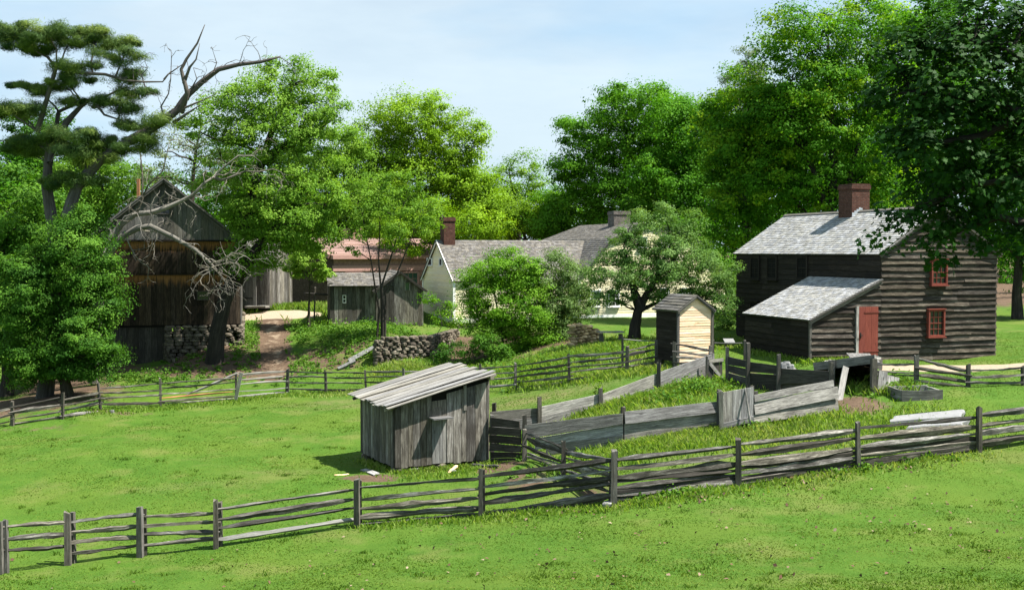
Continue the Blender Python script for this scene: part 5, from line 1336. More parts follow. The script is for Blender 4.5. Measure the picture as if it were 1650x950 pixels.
T_('wide many stemmed maple with dark forked trunks right behind the red chimney', 1345, Ym_, [(1300,140,65,55,1.2),(1360,110,65,55,1.1),(1420,150,60,60),(1280,215,55,50,1.2),(1330,210,55,60,1.0),(1380,330,60,34,1.2),(1250,180,50,50,1.2),(1400,230,60,60,.8),(1260,290,60,48,1.2),(1320,290,60,40,1.0),(1420,300,50,40),(1300,60,80,50),(1400,40,80,50)], BG,
   leaf='yellow', seed=117, lsize=.22, per=115, spacing=1.5, cr=.9, trunk_r=.34, bark='darkbark', val=.42, nlimbs=80,
   stems=[[G(1345, Ym_)]+pth([(1344,420),(1340,340),(1343,280),(1340,200),(1336,130),(1334,60)], Ym_), [G(1345, Ym_)]+pth([(1342,400),(1332,340),(1318,290),(1295,240),(1278,190),(1270,150)], Ym_), [G(1347, Ym_)]+pth([(1352,400),(1362,330),(1372,270),(1392,200),(1410,130)], Ym_), [G(1290, Ym_+2)]+pth([(1292,420),(1300,350),(1275,310),(1258,270),(1240,220)], Ym_+2)])
T_('tall shadowed tree behind the farmhouse gable end', 1450, 72, [(1450,150,80,90),(1480,260,80,80),(1540,200,90,110),(1460,330,70,40),(1500,60,90,70)], BG, leaf='deep', seed=118, lsize=.24, per=140, trunk_r=.4)
T_('deep green maple closing the view between the yellowish maple and the many stemmed one', 1270, 84, [(1270,200,70,70),(1330,250,80,70),(1250,310,80,60),(1390,290,80,60),(1320,150,60,50)], BG, leaf='deep', seed=134, lsize=.26, per=140, val=.55)
T_('dark tree beyond the far corner of the clapboard farmhouse', 1640, 66, [(1640,280,80,90),(1600,360,60,60),(1680,400,70,80),(1620,180,80,70)], BG, leaf='deep', seed=119, lsize=.23, per=140)
T_('tree of middle height filling the shade beside the farmhouse back corner', 1165, 78, [(1160,400,50,50),(1130,430,50,40),(1185,450,36,50),(1090,390,50,40)], BG, leaf='deep', seed=120, lsize=.22, per=140)
# --- barn maple (dark leaning trunk in front of the barn)
Yb = 58.0; bb = hit(345, 584)
mp_ = [bb]+[P(a, b, bb.y+c) for a, b, c in ((350,535,.0),(362,485,.0),(379,440,.2),(390,385,.5),(402,325,.6),(414,285,.7),(425,251,.8),(440,205,1),(463,163,1.2),(474,120,1.2))]
br2 = [mp_[3]+Vector((0,0,-.1))]+[P(a, b, bb.y-.4) for a, b in ((405,410),(440,370),(470,335),(500,290))]
br3 = [mp_[7]]+[P(a, b, bb.y+1) for a, b in ((460,235),(500,215),(540,190))]
T_('big leafy maple with a dark leaning trunk in front of the barn', (345,584), bb.y, [(470,135,80,40,.95),(405,165,64,46,.85),(345,195,56,44,.6),(528,185,38,46,.75),(430,215,84,46,.9),(490,190,50,40,.8),(500,250,50,46,.7),(380,260,60,44,.6),(440,300,70,44,.8),(395,340,48,40),(470,355,70,46),(525,330,44,50,.8),(420,395,60,34),(480,388,50,24),(400,425,32,20,.9),(330,290,30,30,.5)], None,
   leaf='spring', seed=121, lsize=.17, per=120, spacing=1.05, cr=.66, trunk_r=.42, bark='darkbark', nlimbs=110, stems=[mp_, br2, br3], vr=.22, val=.58, name='maple_tree', spray_r=.26)
# --- slender stems before the grey shed
b0 = hit(617, 546); Yc = b0.y
st_ = [[b0]+pth([(617,500),(615,460),(628,420),(640,380),(650,330)], Yc), [b0+Vector((-.35,0,0))]+pth([(611,500),(604,460),(598,420),(588,370),(580,320)], Yc), [b0+Vector((.1,0,0))]+pth([(621,470),(640,440),(656,400),(676,350)], Yc), [b0+Vector((-.05,.1,0))]+pth([(614,470),(610,420),(612,370),(610,310)], Yc)]
T_('slender several stemmed young tree on the bank before the grey shed', (617,546), Yc, [(625,320,62,34,.8),(590,345,42,36,.7),(665,335,40,36,.8),(640,365,50,28,.55),(600,300,34,24,.6),(645,295,40,22,.7),(572,395,24,20,.55),(548,392,26,18,.8),(575,378,24,14,.7),(690,360,18,20,.6)], None,
   leaf='spring', seed=122, lsize=.15, per=60, spacing=.85, cr=.55, trunk_r=.085, nlimbs=70, stems=st_, val=.42, name='young_tree', sprays=9)
b1 = hit(497, 530)
T_('thin staked sapling with a small round crown beside the dirt path', (497,530), b1.y, [(497,422,30,22,.9),(480,438,20,12,.8),(515,440,18,12,.8),(500,400,16,12,.7)], None, leaf='spring', seed=123, lsize=.16, per=90, spacing=.6, cr=.45, trunk_r=.085, nlimbs=20, val=.9, name='sapling', sprays=9,
   stems=[[b1]+pth([(498,490),(499,460),(498,425)], b1.y)])
sk = G(506, 66.5); T = thing('sapling_stake', 'thin grey stake with a cross rail beside the sapling', 'stake', sk)
m = MB(); m.post(sk-UP*.2, P(508, 463, 66.5), .09); m.build('post', MAT['post'], T)
m = MB(); m.rail(P(490, 472, 66.3), P(530, 475, 66.3), .05, .7, .01); m.build('rail', MAT['rail'], T, True)
# --- leafy bush tree at the left
b2 = hit(112, 640)
T_('dense leafy bush tree hiding the corner of the barn, reaching down to the meadow fence', (112,640), b2.y, [(120,400,56,46),(150,440,40,44),(95,470,60,50),(150,500,42,40),(110,540,66,46),(160,560,28,28),(95,590,50,30),(40,470,50,70),(50,560,50,60),(130,365,36,26),(145,595,30,18)], None,
   leaf='hemlock', seed=124, lsize=.13, per=230, spacing=.85, cr=.68, sprays=26, spray_r=.22, trunk_r=.25, val=.4, name='bush_tree', vr=.26)
# --- apple tree
b3 = hit(1021, 549); Ya = b3.y
T_('gnarled old apple tree with grey green leaves before the cream gambrel wall', (1021,549), Ya, [(1020,405,46,42),(985,440,34,34),(1060,380,46,36),(1090,410,54,46),(1130,440,44,44),(1050,440,50,36),(1040,360,22,26,.8),(1110,355,16,24,.8),(1075,345,14,18,.7),(1155,480,28,34,.9),(1090,460,50,30),(1000,475,26,20,.8),(970,470,18,22,.7),(1165,430,22,26,.7)], None,
   leaf='apple', seed=125, lsize=.115, per=150, spacing=.85, cr=.55, sprays=24, spray_r=.22, trunk_r=.3, bark='darkbark', nlimbs=90, name='apple_tree', vr=.24,
   stems=[[b3]+pth([(1023,525),(1028,503),(1036,485),(1050,460),(1065,430),(1080,395)], Ya), [P(1033,488,Ya)]+pth([(1022,470),(1018,450),(1010,420),(1005,395)], Ya)])
# --- lilac and shrubs before the wing
b4 = hit(812, 572); Yl = b4.y
T_('big bright green lilac bush before the shingled wing of the cream farmhouse', (812,572), Yl, [(828,415,28,18),(800,440,50,32),(770,455,36,26),(850,445,36,30),(760,485,26,26,.8),(800,490,50,36),(850,500,44,40),(820,540,46,30),(870,540,30,28),(780,535,24,26,.7),(838,465,40,30)], None,
   leaf='lilac', seed=126, dm=1.0, lsize=.13, per=165, spacing=.8, cr=.6, sprays=22, spray_r=.24, trunk_r=.07, nlimbs=70, name='lilac_bush', cat='bush', vr=.24, val=.5,
   stems=[[b4]+pth([(808,530),(800,490),(790,450)], Yl), [b4+Vector((.4,0,0))]+pth([(835,530),(840,480),(835,430)], Yl), [b4+Vector((-.6,0,0))]+pth([(780,535),(766,500),(758,470)], Yl), [b4+Vector((.2,.2,0))]+pth([(850,540),(860,500),(870,460)], Yl)])
b5 = hit(905, 560); Yp = 59.5
T_('pale feathery shrub between the lilac bush and the apple tree', 905, Yp, [(905,420,26,24,.7),(890,450,34,32),(925,455,36,34),(915,495,40,30),(890,500,30,36),(940,490,22,26,.8),(905,530,30,20,.8)], None,
   leaf='pale', seed=127, lsize=.13, per=120, spacing=.8, cr=.5, trunk_r=.07, nlimbs=60, name='shrub', cat='bush', flat=.8)
T_('arching sprig of green leaves hanging before the farmhouse gable', (700,585), 61.5, [(722,500,14,16,.8),(705,515,12,12,.7),(735,515,14,14,.7),(690,480,10,10,.6)], None, leaf='lilac', seed=128, lsize=.14, per=60, spacing=.6, cr=.4, trunk_r=.03, nlimbs=14, name='leaning_bush', cat='bush')
T_('low dark shrub in the shade between apple tree and farmhouse corner', 1172, 59, [(1168,500,24,40),(1150,520,24,26),(1180,470,14,24,.7)], None, leaf='apple', seed=129, lsize=.13, per=110, spacing=.8, cr=.5, trunk_r=.05, nlimbs=20, name='shrub', cat='bush', val=.3)
T_('low shrub enlarged and darkened to stand for shade, sprawling at the foot of the lilac bush', 765, 57, [(778,550,22,16),(752,562,20,11),(800,564,26,13),(728,562,16,12),(712,575,14,9)], None, leaf='hemlock', seed=130, lsize=.12, per=90, spacing=.6, cr=.4, trunk_r=.03, nlimbs=24, name='shrub', cat='bush', val=.45)  # shrub enlarged and darkened to stand in for recess shade, hiding the sunlit wall
for i, (px, py, r) in enumerate(((842,615,14),(963,632,15))):
    b = hit(px, py+12); sp = [(px, py-18, 5, 5, .8), (px-4, py-4, 5, 5, .8), (px+5, py-8, 5, 4, .8)]
    T_(['thin yellow green seedling in the dry grass behind the pen, beside the dark slat post', 'thin yellow green seedling close to the second post of the long plank fence'][i], (px, py+12), b.y, sp, None, leaf='oak', seed=140+i, lsize=.08, per=16, spacing=.3, cr=.14, trunk_r=.012, nlimbs=6, name='seedling', cat='plant', sprays=5)
# --- big pine with a leaning limb
Yn = 51.0; b6 = G(70, Yn)
limbp = [b6]+pth([(84,560),(96,440),(108,350),(124,300),(160,258),(200,232),(232,214),(262,196),(285,178),(303,152),(325,132),(352,112),(385,104),(420,100),(450,92)], Yn)
fork = [P(292,168,Yn)]+pth([(302,150),(296,128),(292,112),(300,96),(318,70),(330,40)], Yn-.5)
fork2 = [P(296,122,Yn-.3)]+pth([(306,108),(316,96),(322,70)], Yn-.6)
limb2 = [P(98,440,Yn)]+pth([(75,300),(80,240),(108,196),(130,172),(150,158)], Yn+.5)
limb3 = [P(80,250,Yn)]+pth([(95,180),(130,163),(165,158),(185,148),(205,140)], Yn+1)
limb4 = [P(60,200,Yn)]+pth([(90,110),(130,118),(170,120),(200,130),(230,132),(262,132),(275,115)], Yn-.5)
limb5 = [P(150,160,Yn+.5)]+pth([(158,172),(168,185),(190,192),(215,203)], Yn)
limb6 = [P(280,185,Yn)]+pth([(300,184),(312,176),(325,168)], Yn-.6)
pads = [(112,128,50,9),(200,120,36,14),(215,150,40,12),(150,165,50,12),(195,170,34,12),(125,105,46,9),(218,205,40,10),(250,195,26,9),(130,218,64,12),(170,232,54,12),(215,238,36,10),(110,245,50,12),(150,255,36,10),(60,140,60,14),(50,230,70,20),(40,60,80,30),(120,60,70,18),(190,92,40,12),(90,290,40,14),(150,290,26,10),(30,180,50,20),(235,225,24,8),(180,70,50,14)]
PINE = T_('old pine with dark needle pads and a long bare leaning limb over the barn', 70, Yn, [(a, b, c*.92, d*.85, .95) for a, b, c, d in pads], None, leaf='needle', seed=131, lsize=.26, per=420, spacing=.7, cr=.5, trunk_r=.5, bark='limbbark', nlimbs=50, name='pine_tree', sprays=14, shell=.2, flat=.45, upb=.0, aspect=.09, srad=[.31,.12,.07,.27,.11,.10,.08,.07],
   stems=[limbp, fork, fork2, limb2, limb3, limb4, limb5, limb6])
# --- dead limbs
Yd_ = 54.5; b7 = G(150, Yd_)
dl = [b7]+pth([(156,560),(160,480),(168,425),(180,398),(200,378),(222,364),(244,362),(278,380),(315,404),(336,422),(348,436)], Yd_)
dl2 = [P(170,420,Yd_)]+pth([(178,385),(196,362),(218,348),(246,342),(268,336),(296,325),(312,312),(328,296),(346,284)], Yd_+.5)
dl3 = [P(346,284,Yd_+.5)]+pth([(356,290),(368,290),(382,284),(398,278),(416,277),(440,272)], Yd_+.5)
dl4 = [P(346,284,Yd_+.5)]+pth([(362,268),(384,252),(408,250),(416,256)], Yd_+.4)
dl5 = [P(182,395,Yd_)]+pth([(186,368),(204,352),(222,344)], Yd_-.4)
dl6 = [P(222,346,Yd_)]+pth([(228,320),(229,280),(228,240),(234,215)], Yd_-.2)
dl7 = [P(228,316,Yd_)]+pth([(240,298),(262,275),(270,245),(275,225)], Yd_-.2)
stems = [dl, dl2, dl3, dl4, dl5, dl6, dl7]
rads = [.27, .2, .09, .06, .12, .07, .05]
T = thing('dead_tree', 'old dead tree with bleached twisted limbs arching before the barn', 'tree', b7)
rg = np.random.default_rng(77)
m = MB(); tw = MB()
def crook(a, d, L, r, depth):
    pts = [Vector(a)]; d = Vector(d).normalized(); n = 6
    for i in range(n):
        d = (d+Vector(rg.normal(size=3))*.33+Vector((0, 0, -.05))).normalized(); pts.append(pts[-1]+d*L/n)
        if depth and i > 0 and rg.random() < .45: crook(pts[-1], d+Vector(rg.normal(size=3))*.9, L*.55, r*.6, depth-1)
    tw.tube(pts, [max(r*(1-i/n*.8), .006) for i in range(n+1)], 4, .1)
for s_, r in zip(stems, rads):
    n = len(s_); s_ = [Vector(p)+Vector(rg.normal(size=3))*.04 for p in s_]
    m.tube(s_, [r*(1-.78*i/(n-1)) for i in range(n)], 9, .12)
    for i in range(2 if s_ is not None and r > .15 else 1, n):
        if r > .15 and i < 4: continue
        for _ in range(1):
            d = (s_[i]-s_[i-1]).normalized()+Vector(rg.normal(size=3))*.8; crook(s_[i], d, rg.uniform(.8, 1.9), max(r*.2, .02), 2)
for a, d in (((338,424), (.6,-.2,.2)), ((342,430), (.9,0,-.1)), ((345,434), (-.8,-.3,-.5)), ((345,430), (-1,-.2,-.35)), ((350,436), (.9,-.2,.3)), ((330,418), (.5,-.3,.5)), ((352,438), (1,0,-.1)), ((248,366), (.2,-.2,-1)), ((296,325), (.7,-.2,-.9)), ((318,340), (.6,-.1,-1))):
    for _ in range(2 if a[0] > 325 else 1): crook(P(a[0], a[1], Yd_-.1), d, rg.uniform(1.0, 2.3), .032, 2)
m.build('trunk', MAT['deadwood'], T, True); tw.build('twigs', MAT['deadwood'], T)
tw = MB()
for pts, r in ((((268,190),(262,172),(270,150),(272,128),(276,100),(278,80)), .045), (((292,178),(312,168),(330,160),(345,155)), .06), (((303,152),(312,140),(318,128),(312,112)), .05), (((262,131),(272,120),(286,108),(300,98)), .05), (((232,140),(228,122),(238,112),(232,98)), .035), (((215,112),(216,140),(206,128)), .03), (((325,132),(345,118),(350,100),(342,80)), .04)):
    pp = [P(a, b, Yn-.3)+Vector(rg.normal(size=3))*.05 for a, b in pts]; tw.tube(pp, [r*(1-.8*i/(len(pp)-1)) for i in range(len(pp))], 5, .12)
    for p, q in zip(pp[1:], pp): crook(p, (p-q).normalized()+Vector(rg.normal(size=3))*.9, rg.uniform(.5, 1.2), .018, 1)
for p in limbp[8:]:
    for _ in range(2): crook(p, Vector(rg.normal(size=3))+Vector((.4, 0, .6)), rg.uniform(.6, 1.5), .022, 1)
tw.build('twigs', MAT['limbbark'], PINE)
# --- near maple hanging in from the right
b8 = G(1790, 15.5); Yv = 15.5
el_ = [ell(a, b, c, d, Yv+e_, dn) for a, b, c, d, e_, dn in ((1540,130,110,90,0,1.2),(1460,150,60,40,.3,.8),(1510,240,90,50,-.3,1.1),(1450,225,45,24,.2,.5),(1600,260,90,80,0,1.2),(1530,310,60,34,.2,.9),(1470,335,34,22,0,.5),(1520,370,40,26,-.2,.8),(1560,350,40,50,.2,.8),(1590,40,140,60,.3,1.2),(1480,60,70,40,0,.8),(1700,150,120,150,.5,1.2),(1505,395,20,14,0,.7),(1640,380,60,40,0,.8),(1430,362,12,9,0,.4))]
T = thing('maple_tree', 'near dark maple whose drooping leafy branches hang over the farmhouse gable', 'tree', b8)
cc, cn, own = clump_centers(el_, .42, 132, .2)
cc[:, 1] = np.clip(cc[:, 1], Yv-2.2, Yv+2.2)
mb = MB(); rg = np.random.default_rng(5)
tp = [b8-UP*.3]+[P(a, b, Yv) for a, b in ((1785,600),(1775,400),(1765,220),(1750,60))]; mb.tube(tp, [.34,.27,.24,.2,.14], 10, .06)
mains = []
for pts in (((1772,330),(1700,300),(1620,290),(1560,300),(1505,330)), ((1768,240),(1690,190),(1600,170),(1520,150),(1450,150)), ((1760,160),(1680,110),(1600,70),(1500,60)), ((1774,380),(1690,370),(1610,350),(1550,370),(1515,392)), ((1640,190),(1580,220),(1510,230),(1450,225))):
    pp = [P(a, b, Yv+random.uniform(-.3, .3)) for a, b in pts]; mb.tube(pp, [.075*(1-.8*i/(len(pp)-1)) for i in range(len(pp))], 6, .1); mains += [pp[i]+(pp[i+1]-pp[i])*q for i in range(len(pp)-1) for q in (0, .33, .66)]
for c in cc[::2]:
    c = Vector(c); p = min(mains, key=lambda q: (q-c).length)
    if (p-c).length < 2.5: limb(mb, p, c, .014, .004, rg, .05, .1, 4, 4)
mb.build('trunk', MAT['darkbark'], T, True)
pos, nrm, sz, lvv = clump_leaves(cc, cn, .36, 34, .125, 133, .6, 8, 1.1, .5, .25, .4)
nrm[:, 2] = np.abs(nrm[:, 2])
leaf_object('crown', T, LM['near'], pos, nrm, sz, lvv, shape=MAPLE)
# --- far woods that read as one mass
rg = np.random.default_rng(88); cc = []
for x in np.arange(-75, 80, 2.6):
    for k in range(3):
        Y = rg.uniform(112, 140); px = W0/2+F*x/Y
        ytop = np.interp(px, [-200, 100, 300, 560, 780, 820, 900, 1000, 1100, 1250, 1700], [260, 280, 300, 330, 335, 350, 338, 300, 240, 180, 170])
        zt = 7+(405-ytop)/F*Y+rg.normal()*.8
        for z in np.arange(3.5, zt, 1.9): cc.append((x+rg.normal()*.9, Y+rg.normal()*1.2, z+rg.normal()*.5))
for x in np.concatenate([np.arange(-56, -36, 2.2), np.arange(44, 70, 2.2)]):
    for k in range(3):
        Y = rg.uniform(72, 105); zt = rg.uniform(11, 16)
        for z in np.arange(2.5, zt, 1.9): cc.append((x*Y/85+rg.normal()*.9, Y+rg.normal(), z+rg.normal()*.5))
cc = np.array(cc); cn = np.tile([0, -.6, .6], (len(cc), 1))
pos, nrm, sz, lvv = clump_leaves(cc, cn, 1.5, 90, .42, 89, .7, 10, .5, .45, .3)
wd = leaf_object('far_woods', None, LM['deep'], pos, nrm, sz, lvv); tag(wd, 'mass of green woodland closing the view behind all the buildings', 'woods', kind='stuff')

print('LEAVES', NLEAF[0])
# ------------------------------------------------------------------ ground cover
rg = np.random.default_rng(61)
def blades(name, label, cat, x, y, hgt, wid, mat, val, vr=.2, lean=.35):
    """separate grass blades: bent tapering strips"""
    n = len(x); z = hts(np.stack([x, y], 1)); C = np.stack([x, y, z-.01], 1)
    a = rg.uniform(0, 6.283, n); T = np.stack([np.cos(a), np.sin(a), np.zeros(n)], 1)
    ln = rg.normal(size=(n, 2))*lean*hgt[:, None]; tip = C+np.column_stack([ln, hgt]); mid = C+np.column_stack([ln*.35, hgt*.58])
    w = (wid*rg.uniform(.6, 1.3, n))[:, None]
    V = np.stack([C-T*w/2, C+T*w/2, mid+T*w*.38, tip, mid-T*w*.38], 1).reshape(-1, 3)
    me = bpy.data.meshes.new(name); k = 5
    me.vertices.add(n*k); me.vertices.foreach_set('co', V.astype(np.float32).ravel()); me.loops.add(n*k); me.loops.foreach_set('vertex_index', np.arange(n*k, dtype=np.int32))
    me.polygons.add(n); me.polygons.foreach_set('loop_start', np.arange(0, n*k, k, dtype=np.int32))
    at = me.attributes.new('lv', 'FLOAT', 'FACE'); at.data.foreach_set('value', np.clip(val+rg.normal(size=n)*vr, 0, 1).astype(np.float32))
    me.materials.append(LM[mat]); me.update(calc_edges=True); o = bpy.data.objects.new(name, me); COL.objects.link(o); tag(o, label, cat, kind='stuff'); return o
def inframe(n, y0, y1, pw=1.0):
    y = y0+(y1-y0)*rg.random(n)**pw; x = (rg.random(n)*2-1)*y*.47; return x, y
def fbm(x, y, s):
    return (np.sin(x*s+1.7*np.sin(y*s*.8+.5))+np.sin(y*s*1.3+2.1*np.sin(x*s*.7))+.7*np.sin((x+y)*s*2.3+np.sin(x*s*1.9)))/2.7
_LAT = rg.random((256, 256))
def vn(x, y, s):
    u, v = x*s+500, y*s+500; i, j = np.floor(u).astype(int), np.floor(v).astype(int); f, g = u-i, v-j; f = f*f*(3-2*f); g = g*g*(3-2*g)
    L = lambda a, b: _LAT[a % 256, b % 256]
    return (L(i, j)*(1-f)+L(i+1, j)*f)*(1-g)+(L(i, j+1)*(1-f)+L(i+1, j+1)*f)*g-.5
def mott(x, y): return vn(x, y, .35)*.5+vn(x+9, y, .9)*.45+vn(x, y+7, 2.3)*.4+vn(x+3, y, 6)*.3
def keep(x, y, lim=.35):
    d, s, r = masks(np.stack([x, y], 1)); return (d+rg.random(len(x))*.25 < lim+.15) & (s < .3)
x, y = inframe(300000, 14, 56, 1.25); k = keep(x, y); x, y = x[k], y[k]
v = .45+.75*mott(x, y)
blades('meadow_grass', 'short mown grass covering the meadow and front lawn', 'grass', x, y, rg.uniform(.016, .04, len(x))*(1+.5*fbm(x, y, .9)), .016+.0004*y, 'grass', v, .16, .95)
tx, ty = inframe(800, 17, 50, 1.2); kk = keep(tx, ty) & (mott(tx*1.7, ty*1.7) > .02); tx, ty = tx[kk], ty[kk]; rp = 26
x = np.repeat(tx, rp)+rg.normal(size=len(tx)*rp)*.1; y = np.repeat(ty, rp)+rg.normal(size=len(tx)*rp)*.1
blades('grass_tufts', 'darker tufts of coarser grass dotted over the meadow and front lawn', 'grass', x, y, rg.uniform(.04, .11, len(x)), .014+.0004*y, 'grass', np.repeat(rg.uniform(.1, .6, len(tx)), rp), .12, .6)
# long grass inside the pens and along the fences
def along_px(pts, n, spread):
    ps = [hit(*p) for p in pts]; seg = rg.integers(0, len(ps)-1, n); q = rg.random(n)
    a = np.array([tuple(p) for p in ps]); c = a[seg]+(a[seg+1]-a[seg])*q[:, None]
    return c[:, 0]+rg.normal(size=n)*spread, c[:, 1]+rg.normal(size=n)*spread
X = []; Yy = []; Hh = []
def add(pts, n, spread, h0, h1):
    a, b = along_px(pts, n, spread); X.append(a); Yy.append(b); Hh.append(rg.uniform(h0, h1, n))
add([(880,700),(960,690),(1040,665),(1120,630),(1160,620)], 6000, .8, .08, .26)
add([(920,672),(990,655),(1060,640),(1130,622)], 4000, .35, .12, .34)
add([(930,750),(1010,735),(1080,715),(1160,705),(1230,690),(1330,670)], 9000, .75, .08, .24)
add([(1010,722),(1090,708),(1150,694),(1215,686),(1340,664)], 5000, .3, .1, .28)
add([(1230,720),(1330,700),(1450,690),(1540,680)], 5000, 1.0, .06, .2)
add([(1390,632),(1430,632),(1450,625)], 1400, .4, .15, .4)
add([(775,836),(880,828),(988,820),(1090,803),(1190,787),(1290,772),(1383,758),(1480,742),(1578,730)], 5000, .3, .05, .16)
add([(575,850),(680,842),(775,836)], 1300, .25, .05, .14)
add([(470,636),(600,634),(720,632)], 2200, .4, .05, .16)
add([(120,668),(260,660),(380,648),(460,636)], 2200, .35, .05, .16)
add([(840,600),(920,580),(1000,562),(1050,570)], 9000, 1.3, .1, .3)
add([(840,622),(960,610),(1050,596)], 4000, .5, .08, .28)
add([(950,556),(1040,560),(1180,560)], 5000, 2.0, .08, .25)
add([(450,500),(490,498),(525,499)], 5000, 1.8, .15, .5)
add([(620,600),(680,598),(740,600)], 5000, .8, .08, .26)
add([(582,744),(636,763),(700,759),(787,749)], 1500, .13, .06, .2)
add([(1205,566),(1305,586),(1380,583)], 1200, .25, .08, .25)
add([(660,768),(720,765),(770,758)], 1200, .5, .05, .14)
x, y, hh = np.concatenate(X), np.concatenate(Yy), np.concatenate(Hh); s = masks(np.stack([x, y], 1))[1] < .3; x, y, hh = x[s], y[s], hh[s]
blades('long_grass', 'longer seeding grass in the pens and along the fence lines', 'grass', x, y, hh, .022+.0006*y, 'hay', .55+.7*mott(x, y), .22, .45)
# leafy weeds on banks and under fences
C = []
def weeds(pts, n, spread, h0, h1, k=24):
    a, b = along_px(pts, n, spread); z = hts(np.stack([a, b], 1))
    for i in range(n):
        hg = rg.uniform(h0, h1); g = rg.normal(size=(k, 3))*np.array([hg*.5, hg*.5, hg*.42]); g[:, 2] = np.abs(g[:, 2]); C.append(np.array([a[i], b[i], z[i]])+g)
weeds([(395,525),(410,540),(400,560)], 90, .5, .2, .5); weeds([(480,545),(520,540),(560,540),(600,545)], 110, .7, .2, .55); weeds([(470,530),(500,528),(525,530)], 80, .6, .2, .5); weeds([(520,565),(570,560)], 45, .9, .12, .4); weeds([(480,575),(540,580),(590,575)], 45, 1.0, .1, .35); weeds([(390,580),(420,570)], 40, .8, .12, .35); weeds([(300,570),(380,590)], 40, 1.2, .08, .25)
weeds([(560,535),(610,540),(660,540)], 90, .5, .2, .6); weeds([(470,590),(490,600)], 30, .7, .15, .4); weeds([(590,585),(600,560)], 20, .4, .15, .35)
weeds([(180,610),(220,612),(260,608),(290,615)], 70, .8, .15, .4); weeds([(320,600),(370,610)], 30, 1.0, .1, .25)
weeds([(395,612),(440,610),(500,612)], 30, .8, .1, .3)
weeds([(780,580),(830,590),(880,590),(960,580)], 120, 1.0, .12, .4); weeds([(840,610),(900,600),(1040,570)], 90, .7, .12, .35); weeds([(1000,560),(1050,565)], 50, .8, .15, .4)
weeds([(1110,632),(1140,628)], 40, .4, .2, .5, 40); weeds([(1060,650),(1090,640)], 26, .4, .15, .4); weeds([(1205,692),(1222,686)], 16, .2, .15, .4, 40)
weeds([(1435,622),(1448,630)], 26, .25, .25, .6, 50); weeds([(1370,632),(1410,632)], 30, .35, .12, .3)
weeds([(905,748),(912,756)], 8, .12, .2, .45, 40); weeds([(1000,808),(1070,800),(1110,796)], 12, .15, .1, .25, 20); weeds([(1300,765),(1380,756),(1460,745),(1540,735)], 22, .2, .1, .25, 22); weeds([(840,765),(860,760)], 6, .2, .1, .2)
weeds([(740,585),(760,590)], 24, .5, .2, .5); weeds([(560,520),(600,525),(680,524)], 50, .5, .15, .4); weeds([(850,735),(835,742)], 6, .2, .1, .3)
C = np.concatenate(C); C = C[masks(C[:, :2])[1] < .2]; n = len(C)
wd = leaf_object('weeds', None, LM['weed'], C, rg.normal(size=(n, 3))*.7+np.array([0, -.1, .8]), rg.uniform(.07, .17, n), .5+.22*fbm(C[:, 0], C[:, 1], 1.1)+rg.normal(size=n)*.15)
tag(wd, 'leafy weeds growing on the bank, by walls and along fences', 'weeds', kind='stuff')
# dead leaves scattered on the front lawn
x, y = inframe(620, 20, 30, .9); k = x > -3+rg.normal(size=len(x))*4; x, y = x[k], y[k]
a, b = along_px([(880,830),(988,824),(1190,792),(1383,765),(1540,745)], 160, .35); x, y = np.concatenate([x, a]), np.concatenate([y, b]); z = hts(np.stack([x, y], 1))+.045
t = NT('dead_leaf'); at_ = t.n('Attribute', {'attribute_name': 'lv'}).outputs['Fac']; LM['dead'] = t.finish(t.ramp(at_, [(0, (.05, .028, .016)), (.5, (.12, .066, .038)), (1, (.26, .2, .14))]), .8)
n = len(x); wd = leaf_object('fallen_leaves', None, LM['dead'], np.stack([x, y, z], 1), rg.normal(size=(n, 3))*.45+np.array([0, 0, 1]), rg.uniform(.05, .12, n), rg.random(n)**1.4, aspect=.75)
tag(wd, 'brown dead leaves scattered over the front lawn', 'dead leaves', kind='stuff')
# ------------------------------------------------------------------ light and sky
SUN_EL, SUN_AZ = 60.0, 9.0     # azimuth measured from +X towards the viewer
sx, sy = math.cos(math.radians(SUN_AZ)), -math.sin(math.radians(SUN_AZ))
sd = Vector((sx*math.cos(math.radians(SUN_EL)), sy*math.cos(math.radians(SUN_EL)), math.sin(math.radians(SUN_EL))))
ld = bpy.data.lights.new('sun', 'SUN'); ld.energy = 5.0; ld.angle = math.radians(.5); ld.color = (1, .95, .86)
lo = bpy.data.objects.new('sun', ld); COL.objects.link(lo); lo.rotation_euler = sd.to_track_quat('Z', 'Y').to_euler(); lo.location = (40, -20, 60)
w = bpy.data.worlds.new('World'); SC.world = w; w.use_nodes = True; nt = w.node_tree; nt.nodes.clear()
out = nt.nodes.new('ShaderNodeOutputWorld'); bg = nt.nodes.new('ShaderNodeBackground'); sky = nt.nodes.new('ShaderNodeTexSky')
sky.sky_type = 'NISHITA'; sky.sun_disc = False; sky.sun_elevation = math.radians(SUN_EL); sky.sun_rotation = math.atan2(sx, sy)
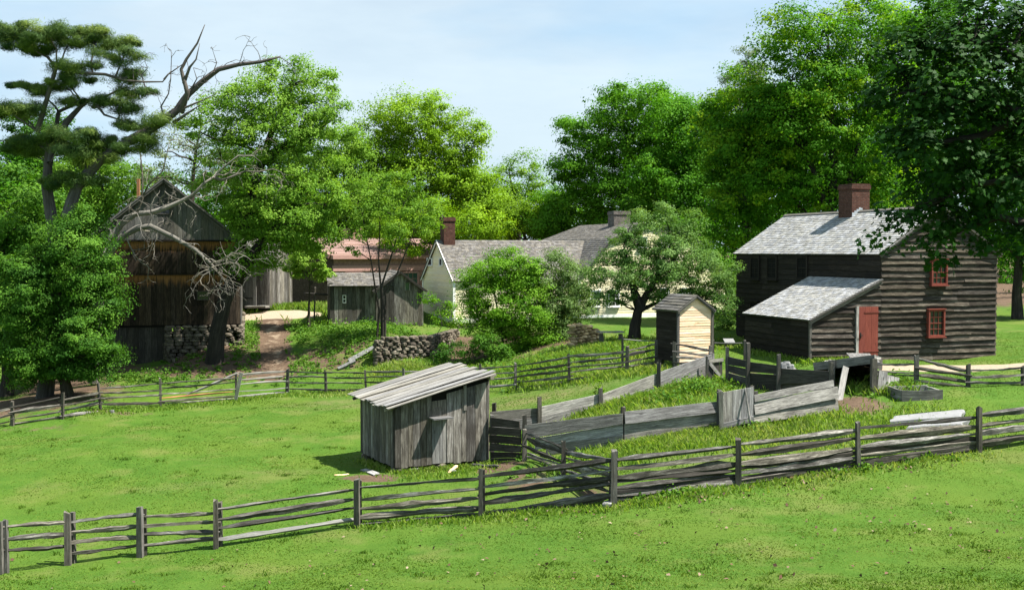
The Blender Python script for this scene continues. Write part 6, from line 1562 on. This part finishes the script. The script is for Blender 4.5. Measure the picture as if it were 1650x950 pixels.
sky.air_density = 1.0; sky.dust_density = .6; sky.ozone_density = 2.5
tc = nt.nodes.new('ShaderNodeTexCoord'); mp = nt.nodes.new('ShaderNodeMapping'); mp.inputs['Scale'].default_value = (1.2, 1.2, 5.0)
nz = nt.nodes.new('ShaderNodeTexNoise'); nz.inputs['Scale'].default_value = 2.2; nz.inputs['Detail'].default_value = 6; nz.inputs['Roughness'].default_value = .6
rp = nt.nodes.new('ShaderNodeValToRGB'); rp.color_ramp.elements[0].position = .3; rp.color_ramp.elements[0].color = (.6, .6, .6, 1); rp.color_ramp.elements[1].position = .72; rp.color_ramp.elements[1].color = (.97, .97, .97, 1)
mx = nt.nodes.new('ShaderNodeMix'); mx.data_type = 'RGBA'
L_ = nt.links.new
L_(tc.outputs['Generated'], mp.inputs[0]); L_(mp.outputs[0], nz.inputs['Vector']); L_(nz.outputs['Fac'], rp.inputs[0]); L_(rp.outputs[0], mx.inputs[0]); L_(sky.outputs[0], mx.inputs[6])
n2 = nt.nodes.new('ShaderNodeTexNoise'); n2.inputs['Scale'].default_value = 1.3; n2.inputs['Detail'].default_value = 5; n2.inputs['Roughness'].default_value = .55
r2 = nt.nodes.new('ShaderNodeValToRGB'); r2.color_ramp.elements[0].position = .36; r2.color_ramp.elements[0].color = (3.4, 5.9, 8.2, 1); r2.color_ramp.elements[1].position = .62; r2.color_ramp.elements[1].color = (6.2, 7.4, 8.1, 1)
L_(mp.outputs[0], n2.inputs['Vector']); L_(n2.outputs['Fac'], r2.inputs[0]); L_(r2.outputs[0], mx.inputs[7])
L_(mx.outputs[2], bg.inputs[0]); bg.inputs[1].default_value = .05; L_(bg.outputs[0], out.inputs[0])
vs = SC.view_settings; vs.view_transform = 'Standard'; vs.look = 'None'; vs.gamma = 1; vs.exposure = 1.4; vs.use_curve_mapping = False
SC.cycles.max_bounces = 6; SC.cycles.transparent_max_bounces = 6; SC.cycles.diffuse_bounces = 2; SC.cycles.transmission_bounces = 4; SC.cycles.use_denoising = True
